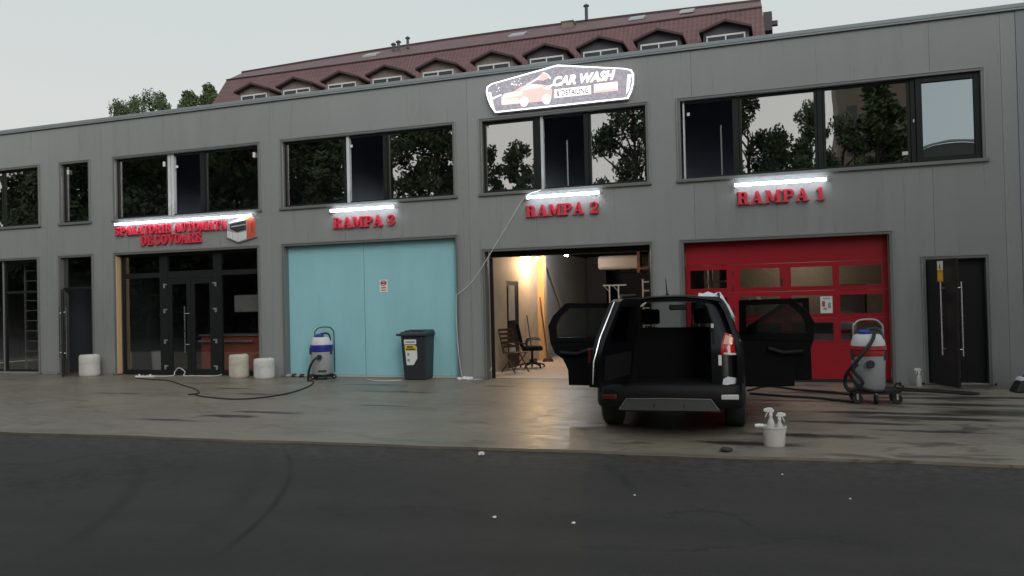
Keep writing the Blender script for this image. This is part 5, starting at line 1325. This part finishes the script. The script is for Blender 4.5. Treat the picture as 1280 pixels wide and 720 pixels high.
# ================================================================== INSIDE THE OPEN RAMP
# folding slatted chair
t = thing('folding_chair', 'dark slatted folding chair just inside the open ramp', 'chair', (-5.98, 1.55, 0), R(62))
def rod(par, nm, a, b, r_=.014, m='wood_dark'):
    return MB().tube([a, b], r_, 6).build(nm, m, par)
for s_ in (-.21, .21):
    rod(t, 'leg', (s_, -.24, 0), (s_, .20, .62), .016); rod(t, 'leg', (s_ * .85, .26, 0), (s_ * .85, -.20, .46), .016)
    rod(t, 'back_post', (s_, .14, .42), (s_, .30, .98), .016); rod(t, 'armrest', (s_, -.14, .64), (s_, .22, .66), .018)
for k in range(5):
    z = .56 + k * .095; y = .18 + k * .027
    mb = MB(); mb.box(-.2, .2, y - .008, y + .008, z, z + .055); mb.build('back_slat', 'wood_dark', t)
for k in range(6):
    mb = MB(); mb.box(-.2, .2, -.22 + k * .07, -.17 + k * .07, .445, .46); mb.build('seat_slat', 'wood_dark', t)
# black armchair
t = thing('swivel_chair', 'black swivel armchair deeper inside the open ramp', 'chair', (-5.95, 2.75, 0), R(110))
mb = MB(); mb.box(-.25, .25, -.25, .25, .42, .52); mb.build('seat', 'seat', t, bevel=.03)
mb = MB(); mb.prism_yz([(.20, .52), (.28, .50), (.40, 1.08), (.32, 1.10)], -.22, .22); mb.build('backrest', 'seat', t, bevel=.03)
for s_ in (-1, 1):
    mb = MB(); mb.tube(smooth_path([(s_ * .26, .12, .48), (s_ * .30, .12, .66), (s_ * .30, -.05, .70), (s_ * .30, -.20, .68)]), .02); mb.build('armrest', 'black_plastic', t, True)
mb = MB(); mb.tube([(0, 0, .12), (0, 0, .42)], .03); mb.build('column', 'black_metal', t)
mb = MB()
for k in range(5): mb.tube([(0, 0, .13), (.30 * math.cos(1.257 * k), .30 * math.sin(1.257 * k), .07)], .022, 6)
mb.build('star_base', 'black_plastic', t)
for k in range(5):
    mb = MB(); mb.lathe([(.01, -.02), (.035, -.02), (.035, .02), (.01, .02)], (.30 * math.cos(1.257 * k), .30 * math.sin(1.257 * k), .036), 10, axis='y'); mb.build('castor', 'black_rubber', t, True)
# broom and pole
t = thing('broom', 'broom leaning against the plastered wall of the open ramp', 'broom', (-6.25, 3.75, 0))
rod(t, 'broom_stick', (0, 0, .12), (-.16, .05, 1.25), .014, 'wood_dark')
mb = MB(); mb.box(-.06, .06, -.16, .16, .0, .14); mb.build('broom_head', 'black_plastic', t, bevel=.02)
t = thing('mop', 'long brown pole leaning at the timber column', 'pole', (-6.10, 4.55, 0))
rod(t, 'pole', (0, 0, .05), (-.22, .12, 1.7), .018, mat('brown_red_wood', (.12, .04, .025), .6)); mb = MB(); mb.lathe([(.0, 0), (.16, .0), (.12, .08), (.03, .12), (.0, .13)], n=12); mb.build('mop_head', 'wood_dark', t)
# white trestle stand at the back
t = thing('steel_stand', 'white steel stand with brackets at the back of the open ramp', 'stand', (-5.15, 8.4, 0))
for x in (-.1, .18):
    mb = MB(); mb.box(x - .02, x + .02, -.02, .02, 0, 2.0); mb.build('post', 'white_pvc', t)
    mb = MB(); mb.tube([(x, 0, 1.82), (x - .16, 0, 1.99)], .012); mb.build('bracket', 'white_pvc', t)
mb = MB(); mb.box(-.30, .42, -.025, .025, 2.0, 2.04); mb.build('top_bar', 'white_pvc', t)
t = thing('ladder', 'short white ladder leaning at the back of the open ramp', 'ladder', (-4.20, 9.2, 0))
for x in (-.17, .17):
    mb = MB(); mb.box(x - .025, x + .025, -.02, .02, 0, 2.2); mb.build('rail', 'white_pvc', t)
for k in range(8):
    mb = MB(); mb.box(-.145, .145, -.015, .015, .2 + k * .27, .24 + k * .27); mb.build('rung', 'white_pvc', t)
# things behind the red door
for i, (x, wd, hh, m_, lb) in enumerate(((-1.55, .10, 2.3, 'galv', 'upright grey pipe behind the red door, leftmost'), (-1.3, .16, 2.3, 'dark_room', 'upright dark duct behind the red door, near the left'))):
    t = thing('pipe', lb, 'pipe', (x, 1.0, 0)); mb = MB(); mb.tube([(0, 0, .0), (0, 0, hh)], wd / 2, 12); mb.build('pipe_body', m_, t, True)
    mb = MB(); mb.lathe([(wd * .5, 0), (wd * .8, 0), (wd * .8, .04), (wd * .5, .04)], (0, 0, 1.9), 12); mb.build('flange', 'galv', t)
for (x, z, wd, h_, lb) in ((.35, 0, 1.5, 1.05, 'dark workbench cabinet behind the red door panes'), (1.1, 1.05, .55, .75, 'dark box stacked on the cabinet behind the red door')):
    t = thing('cabinet', lb, 'cabinet', (x, 1.6, z)); mb = MB(); mb.box(-wd / 2, wd / 2, -.25, .25, .0, h_); mb.build('cabinet_body', 'dark_room', t, bevel=.01)
    mb = MB(); mb.box(-wd / 2 + .04, wd / 2 - .04, -.262, -.2505, h_ * .2, h_ * .8); mb.build('cabinet_door', 'galv' if z == 0 else 'plaster_grey', t)

# ================================================================== BEHIND THE SHOPFRONT AND THE LEFT DOORS
t = thing('counter', 'dull red counter with a pale top behind the shopfront', 'counter', (-12.75, .85, 0))
mb = MB(); mb.box(-1.1, 1.1, -.3, .3, 0, .92); mb.build('counter_body', 'red_panel', t, bevel=.01)
mb = MB(); mb.box(-1.15, 1.15, -.34, .34, .925, .97); mb.build('counter_top', 'galv', t)
mb = MB(); mb.tube([(-1.1, -.38, .80), (.5, -.38, .80)], .03); mb.build('front_rail', 'galv', t)
t = thing('wall_cabinet', 'pale cabinet hanging behind the right pane of the shopfront', 'cabinet', (-12.2, .75, 1.50))
mb = MB(); mb.box(-.8, .8, 0, .35, 0, .42); mb.build('cabinet_body', 'plaster_grey', t, bevel=.01)
mb = MB(); mb.box(-.78, -.01, -.012, -.001, .02, .40); mb.build('cabinet_door', 'plaster_grey', t); mb = MB(); mb.box(.01, .78, -.012, -.001, .02, .40); mb.build('cabinet_door', 'plaster_grey', t)
t = thing('potted_plant', 'potted plant behind the left pane of the shopfront', 'plant', (-15.15, .60, 0))
mb = MB(); mb.lathe([(.0, 0), (.20, .0), (.24, .55), (.25, .56), (.22, .56), (.2, .5), (.0, .5)], n=20); mb.build('pot', 'plaster_grey', t, True)
mb = MB(); mb.tube(smooth_path([(0, 0, .5), (.03, .0, .9), (-.03, .02, 1.3), (-.05, .02, 1.55)]), .015, 6); mb.build('stem', 'bark', t)
for k in range(14):
    a = random.uniform(0, 6.28); z = random.uniform(.95, 1.6); l_ = random.uniform(.14, .26); d_ = Vector((math.cos(a), math.sin(a), random.uniform(-.2, .5))); p0 = Vector((-.02, .01, z)); sd = Vector((-math.sin(a), math.cos(a), 0)) * l_ * .22
    mb = MB(); mb.add([p0, p0 + d_ * l_ * .5 + sd, p0 + d_ * l_, p0 + d_ * l_ * .5 - sd], [(0, 1, 2, 3)]); mb.build('leaf', 'leaf_b', t, recalc=False)
# steel rack behind the left doors, ladder-like rack upstairs
t = thing('shelf_rack', 'tall steel rack with many bars behind the left glazed doors', 'rack', (-19.15, .45, 0))
for x in (-.42, .40):
    mb = MB(); mb.box(x - .02, x + .02, -.02, .02, 0, 2.9); mb.build('upright', 'galv', t)
for z in (.34, .57, .84, 1.11, 1.39, 1.66, 1.93, 2.46, 2.73):
    mb = MB(); mb.box(-.40, .38, -.015, .015, z - .012, z + .012); mb.build('shelf_bar', 'galv', t)
t = thing('drying_rack', 'pale ladder-like rack standing inside the upper left window', 'rack', (-19.0, .40, 3.402))
for x in (-.42, .42):
    mb = MB(); mb.box(x - .025, x + .025, -.02, .02, 0, 1.40); mb.build('upright', 'galv', t)
for z in (.62, .92, 1.24):
    mb = MB(); mb.box(-.39, .39, -.015, .015, z, z + .035); mb.build('rung', 'galv', t)
# grey board and tools in the narrow doorway
t = thing('leaning_board', 'grey board leaning inside the narrow side doorway', 'board', (-16.95, 1.2, 0))
mb = MB(); mb.box(-.5, .35, -.01, .02, 0, 2.0); mb.build('board_panel', 'plaster_grey', t); mb = MB(); mb.box(-.5, .35, -.02, -.011, 1.9, 1.95); mb.build('board_edge', 'galv', t)
t = thing('shovel', 'dark shovel leaning inside the narrow side doorway', 'shovel', (-17.1, .75, 0))
rod(t, 'shaft', (0, 0, .25), (.25, .2, 1.2), .015); mb = MB(); mb.prism_xz([(-.1, 0), (.06, 0), (.1, .25), (.03, .34), (-.06, .30)], -.01, .01); mb.build('blade', 'black_metal', t)

# ================================================================== HOTEL BEHIND
HT = thing('hotel_building', 'long building with red mansard roof and dormers behind the car wash', 'building', (-15, 24, 0))
def hx(x): return x + 15
def hy(y): return y - 24
mb = MB(); mb.box(hx(-30.6), hx(-1.3), hy(22.8), hy(33.5), 0, 12.7); mb.build('wall', 'hotel_wall', HT)
# roof: steep skirt to the crease, shallow top to a slightly sagging ridge
NR = 16
def lerp(a, b, t): return a + (b - a) * t
rows_ = []
for (y, z, xl, xr, sag) in ((22.3, 12.55, -32.1, -.75, 0), (24.0, 15.25, -31.7, -.98, 0), (27.0, 16.6, -32.9, -1.10, .26), (30.6, 15.2, -31.7, -1.2, 0), (34.0, 12.55, -32.0, -1.0, 0)):
    rows_.append([(hx(lerp(xl, xr, i / NR)), hy(y), z + sag * math.sin(math.pi * min(1, i / NR * 1.0))) for i in range(NR + 1)])
mb = MB()
for a, b in zip(rows_, rows_[1:]):
    mb.add(a + b, [(i, i + 1, NR + 1 + i + 1, NR + 1 + i) for i in range(NR)])
n_ = len(rows_)
mb.add([r[0] for r in rows_], [tuple(range(n_))]); mb.add([r[-1] for r in rows_], [tuple(range(n_ - 1, -1, -1))]); mb.add([rows_[0][0], rows_[0][-1], rows_[-1][-1], rows_[-1][0]], [(0, 1, 2, 3)])
ro = mb.build('roof', 'roof_tile', HT)
mb = MB(); mb.tube([(a + .0, b, c + .02) for a, b, c in rows_[2]], .09, 6); mb.build('ridge_cap', 'dormer_roof', ro)
mb = MB(); mb.tube([(a, b - .03, c) for a, b, c in rows_[1]], .05, 6); mb.build('roof_crease', 'dormer_roof', ro)
peaks = [-28.24, -25.44, -22.58, -19.85, -16.91, -13.85, -11.07, -8.36, -5.58, -2.54]
for i, xp in enumerate(peaks):
    yf = 22.0
    mb = MB(); mb.prism_xz([(hx(xp) - 1.0, 12.5), (hx(xp) + 1.0, 12.5), (hx(xp) + 1.0, 13.70), (hx(xp), 14.04), (hx(xp) - 1.0, 13.70)], hy(yf), hy(23.6))
    do = mb.build('dormer', 'dormer_wood' if i < 6 else 'dormer_slate', HT)
    mb = MB()
    for s_ in (-1, 1):
        a = [(hx(xp), 14.15), (hx(xp) + s_ * 1.16, 13.74), (hx(xp) + s_ * 1.16, 13.64), (hx(xp), 14.04)]
        if s_ > 0: a.reverse()
        mb.prism_xz(a, hy(yf - .35), hy(24.2))
    mb.build('dormer_roof', 'dormer_roof', do)
    mb = MB(); zt_ = 13.46; z0_ = 12.55
    for q in ((-.86, -.80), (-.03, .03), (.80, .86)): mb.box(hx(xp) + q[0], hx(xp) + q[1], hy(yf - .06), hy(yf - .005), z0_, zt_)
    mb.box(hx(xp) - .86, hx(xp) + .86, hy(yf - .062), hy(yf - .004), zt_, zt_ + .08); mb.build('window_frame', 'white_pvc', do)
    for s_ in (-1, 1):
        mb = MB(); mb.box(hx(xp) + s_ * .42 - .375, hx(xp) + s_ * .42 + .375, hy(yf - .03), hy(yf - .01), z0_, zt_ - .01); mb.build('pane', 'tower_glass', do)
    if i in (1, 2, 4, 6): 
        mb = MB(); mb.box(hx(xp) + (.05 if i % 2 else -.78), hx(xp) + (.78 if i % 2 else -.05), hy(yf - .05), hy(yf - .032), 13.0, 13.33); mb.build('roller_blind', 'plaster_grey', do)
for (x, z, h_, r_) in ((-21.52, 16.2, .45, .09), (-21.2, 16.25, .5, .09), (-20.6, 16.35, .55, .08), (-9.98, 16.5, .75, .09)):
    mb = MB(); mb.tube([(hx(x), hy(26), z), (hx(x), hy(26), z + h_)], r_, 8); mb.lathe([(r_ * 1.8, 0), (r_ * 1.8, .05), (.0, .16)], (hx(x), hy(26), z + h_), 8); mb.build('vent_pipe', 'dormer_slate', ro)
mb = MB(); mb.box(hx(-11.3), hx(-10.7), hy(25.8), hy(26.4), 16.0, 16.50); mb.box(hx(-11.35), hx(-10.65), hy(25.75), hy(26.45), 16.50, 16.56); mb.build('chimney', 'dormer_wood', ro)
for (x, wd) in ((-23.2, .9), (-14.2, .9), (-16.2 + 8.6, .8), (-5.0, .7)):
    mb = MB(); mb.add([(hx(x), hy(25.3), 15.93), (hx(x + wd), hy(25.3), 15.93), (hx(x + wd), hy(26.0), 16.26), (hx(x), hy(26.0), 16.26), (hx(x), hy(25.3), 16.02), (hx(x + wd), hy(25.3), 16.02), (hx(x + wd), hy(26.0), 16.36), (hx(x), hy(26.0), 16.36)], [(0, 3, 2, 1), (4, 5, 6, 7), (0, 1, 5, 4), (1, 2, 6, 5), (2, 3, 7, 6), (3, 0, 4, 7)])
    mb.build('roof_light', 'galv', ro)
mb = MB(); mb.box(hx(-.95), hx(-.55), hy(24.6), hy(25.4), 14.3, 15.2); mb.box(hx(-.62), hx(-.3), hy(24.8), hy(25.1), 14.6, 14.8); mb.build('gable_box', 'dormer_slate', HT)

# ================================================================== TREES
def tree_mesh(seed, h_, spread, m_leaf, n_clump, leaves, lsize=.2, base=.22, shape='round'):
    rnd = random.Random(seed)
    tr = MB()
    tr.tube([(0, 0, 0), (.05 * h_ * .1, 0, h_ * .3), (rnd.uniform(-.3, .3), rnd.uniform(-.3, .3), h_ * .6), (rnd.uniform(-.4, .4), rnd.uniform(-.4, .4), h_ * .9)], [.022 * h_, .018 * h_, .010 * h_, .003 * h_], 7)
    cl = []
    for k in range(n_clump):
        f = base + (1 - base) * (k + .5) / n_clump
        a = rnd.uniform(0, 6.283)
        if shape == 'cone': rr = spread * (1 - f) ** .8 * 1.1 + .15
        else: rr = spread * max(.12, math.sin(math.pi * min(.97, ((f - base) / (1 - base)) * .86 + .12))) ** .7
        q = rr * math.sqrt(rnd.uniform(.05, 1))
        p = Vector((math.cos(a) * q, math.sin(a) * q, f * h_ + rnd.uniform(-.03, .03) * h_))
        cl.append(p)
        if k % 2 == 0:
            z1 = max(h_ * .15, p.z - q * .8)
            tr.tube([(0, 0, z1), (p.x * .5, p.y * .5, (z1 + p.z) / 2 + .1), tuple(p)], [.007 * h_, .005 * h_, .0015 * h_], 5)
    lv = MB()
    for p in cl:
        cr_ = spread * rnd.uniform(.16, .30)
        for j in range(leaves):
            d = Vector((rnd.gauss(0, 1), rnd.gauss(0, 1), rnd.gauss(0, .8)))
            d = d.normalized() * cr_ * rnd.uniform(.15, 1.0) ** .6
            c = p + d
            u = Vector((rnd.gauss(0, 1), rnd.gauss(0, 1), rnd.gauss(0, 1))).normalized()
            w_ = u.orthogonal().normalized()
            s_ = lsize * rnd.uniform(.6, 1.3)
            lv.add([c - u * s_, c + w_ * s_ * .55, c + u * s_, c - w_ * s_ * .55], [(0, 1, 2, 3)])
    return tr, lv
VAR = {}
def variant(key, *a, **k):
    tr, lv = tree_mesh(*a, **k)
    to = tr.build('trunk', 'bark', None, True); lo = lv.build('crown', k.get('m_leaf', a[3]), None, recalc=False)
    VAR[key] = (to, lo)
variant('a', 3, 14.0, 3.8, 'leaf_a', 95, 150, .165, .14)
variant('b', 11, 14.0, 3.4, 'leaf_a', 85, 150, .165, .14)
variant('c', 23, 14.0, 4.6, 'leaf_a', 130, 160, .19, .12)
variant('d', 31, 14.0, 2.8, 'leaf_b', 62, 150, .15, .16)
variant('k', 47, 14.0, 2.4, 'leaf_b', 60, 140, .15, .2, 'cone')
variant('e', 61, 14.0, 2.3, 'leaf_b', 70, 130, .11, .45)
variant('f', 67, 14.0, 1.7, 'leaf_b', 80, 120, .10, .45, 'cone')
used = set()
def tree(key, label, x, y, h_, rot, group, sx=1.0):
    t = thing('tree', label, 'tree', (x, y, -.03), rot, group)
    t.scale = (h_ / 14.0 * sx, h_ / 14.0 * sx, h_ / 14.0)
    for o in VAR[key]:
        c = o if (key not in used) else o.copy()
        if key in used: COL.objects.link(c)
        c.parent = t
    used.add(key)
    return t
GR = 'trees across the street mirrored in the windows'
row = [('b', -69, -39, 12.6, 1.1), ('a', -64.0, -38, 14.6, 1.1), ('c', -58, -38, 20, 1.1), ('c', -51.5, -38, 22, 1.1), ('a', -46, -39, 21.0, 1.1), ('c', -41, -38, 20, 1.1), ('a', -36.0, -38, 16, 1.1), ('d', -32.5, -37, 15.2, 1.1), ('a', -28.5, -38, 16.0, 1.1), ('b', -24.6, -38, 15.6, .9),
       ('d', -20.7, -37, 15.0, .62), ('d', -18.2, -38, 12.6, .9), ('b', -16.2, -39, 12.0, .8), ('b', -9.8, -38, 17.0, .75), ('a', -6.4, -38, 16.5, .8), ('d', -2.4, -39, 14.8, .66), ('b', -.5, -37, 11.6, .8), ('d', 1.2, -37, 13.2, .7), ('d', 3.2, -38, 12.4, .9), ('k', 5.4, -38, 14.4, 1.3)]
ordinal = ['first', 'second', 'third', 'fourth', 'fifth', 'sixth', 'seventh', 'eighth', 'ninth', 'tenth']
KS = .70                                          # the row stands close behind the photographer
pos = ['%s from the left' % o_ for o_ in ordinal] + ['%s from the right' % o_ for o_ in reversed(ordinal)]
for i, (k, x, y, h_, wd_) in enumerate(row):
    tree(k, 'leafy tree across the yard mirrored in the windows, ' + pos[i], x * KS, -22 + (y + 38) * .7, 1.65 + (h_ - 1.65) * KS, i * 1.3, GR, wd_)
tree('c', 'unseen large tree added to shade the wall, behind the yard to the right', 15.5, -19, 17, .3, 'unseen trees added to shade the right of the yard')  # two unseen trees added to darken the right side of the wall
tree('c', 'unseen large tree added to shade the wall, at the far right of the yard', 19.5, -11, 18, 2.3, 'unseen trees added to shade the right of the yard')
GT = 'tree tops over the roof edge'
for (k, x, y, h_, r_, sx_, lb) in (('e', -46.6, 32, 16.9, .4, .6, 'green tree top over the roof edge, second from the left'), ('e', -44.9, 32, 17.2, 1.4, .75, 'broad leafy tree top over the roof edge, third from the left'),
        ('f', -39.7, 32, 17.5, 2.2, 1.0, 'tallest pointed tree top over the roof edge'), ('f', -41.5, 32, 17.2, 3.0, 1.0, 'pointed tree top left of the tallest over the roof edge'),
        ('e', -43.8, 32, 16.8, 2.6, .6, 'low leafy tree top right of the broad one over the roof edge'), ('e', -47.4, 32, 16.6, 1.9, .5, 'small leafy tree top next to the lowest one over the roof edge'), ('e', -48.2, 32, 16.7, 3.6, .5, 'lowest tree top at the left over the roof edge'), ('f', -38.3, 31, 16.4, 1.0, 1.0, 'tree top touching the left end of the red roof'), ('e', -42.7, 33, 16.9, .2, .6, 'round tree top in the middle over the roof edge'), ('f', -40.6, 33, 17.0, .9, 1.0, 'small tree top between the two pointed ones over the roof edge')):
    tree(k, lb, x, y, h_, r_, GT, sx_)
# hedge under the trees
hb = MB(); rnd = random.Random(5)
for k in range(16000):
    hxx = rnd.uniform(-78, 5.0)
    c = Vector((hxx, -24.5 + rnd.uniform(-.6, .6), rnd.uniform(0, 1) ** .8 * (6.9 + .5 * math.sin(hxx * 1.3) + .4 * math.sin(hxx * 3.1 + 1))))
    u = Vector((rnd.gauss(0, 1), rnd.gauss(0, 1), rnd.gauss(0, 1))).normalized(); w_ = u.orthogonal().normalized(); s_ = rnd.uniform(.2, .4)
    hb.add([c - u * s_, c + w_ * s_ * .6, c + u * s_, c - w_ * s_ * .6], [(0, 1, 2, 3)])
tag(hb.build('hedge', 'leaf_a', None, recalc=False), 'tall dark hedge behind the yard', 'hedge', kind='stuff')
t = thing('boundary_wall', 'long dark brown wall behind the trees across the yard', 'wall', (-25, -27, 0))
for k in range(17):
    mb = MB(); mb.box(-54 + k * 5 + .02, -49 + k * 5 - .02, -.15, .15, -.03, 5.6); mb.build('wall_bay', 'tower', t)
mb = MB(); mb.box(-54.1, 31.1, -.2, .2, 5.602, 5.75); mb.build('coping', 'hall', t)

# far buildings across the street, seen only as reflections
t = thing('tower_block', 'brown tower block mirrored in the wide upper window', 'building', (7.2, -62, 0))
mb = MB(); mb.box(-2.9, 2.9, -8, 0, 0, 27); mb.build('wall', 'tower', t)
for f in range(8):
    for k in range(3):
        mb = MB(); mb.box(-2.2 + k * 1.7, -1.2 + k * 1.7, 0, .05, 2 + f * 3, 3.4 + f * 3); mb.build('window', 'tower_glass', t)
t = thing('barrel_roof_hall', 'hall with a curved roof mirrored in the right upper pane', 'building', (13.2, -60, 0))
pr_ = [(-2.9, 0), (2.9, 0), (2.9, 12.6)] + [(2.9 * math.cos(R(a)), 12.6 + 1.5 * math.sin(R(a))) for a in range(15, 166, 15)] + [(-2.9, 12.6)]
mb = MB(); mb.prism_xz(pr_, -10, 0); mb.build('wall', 'hall', t)
mb = MB(); mb.tube([(2.95 * math.cos(R(a)), .1, 12.65 + 1.6 * math.sin(R(a))) for a in range(0, 181, 12)], .10, 6); mb.build('roof_edge', 'galv', t)
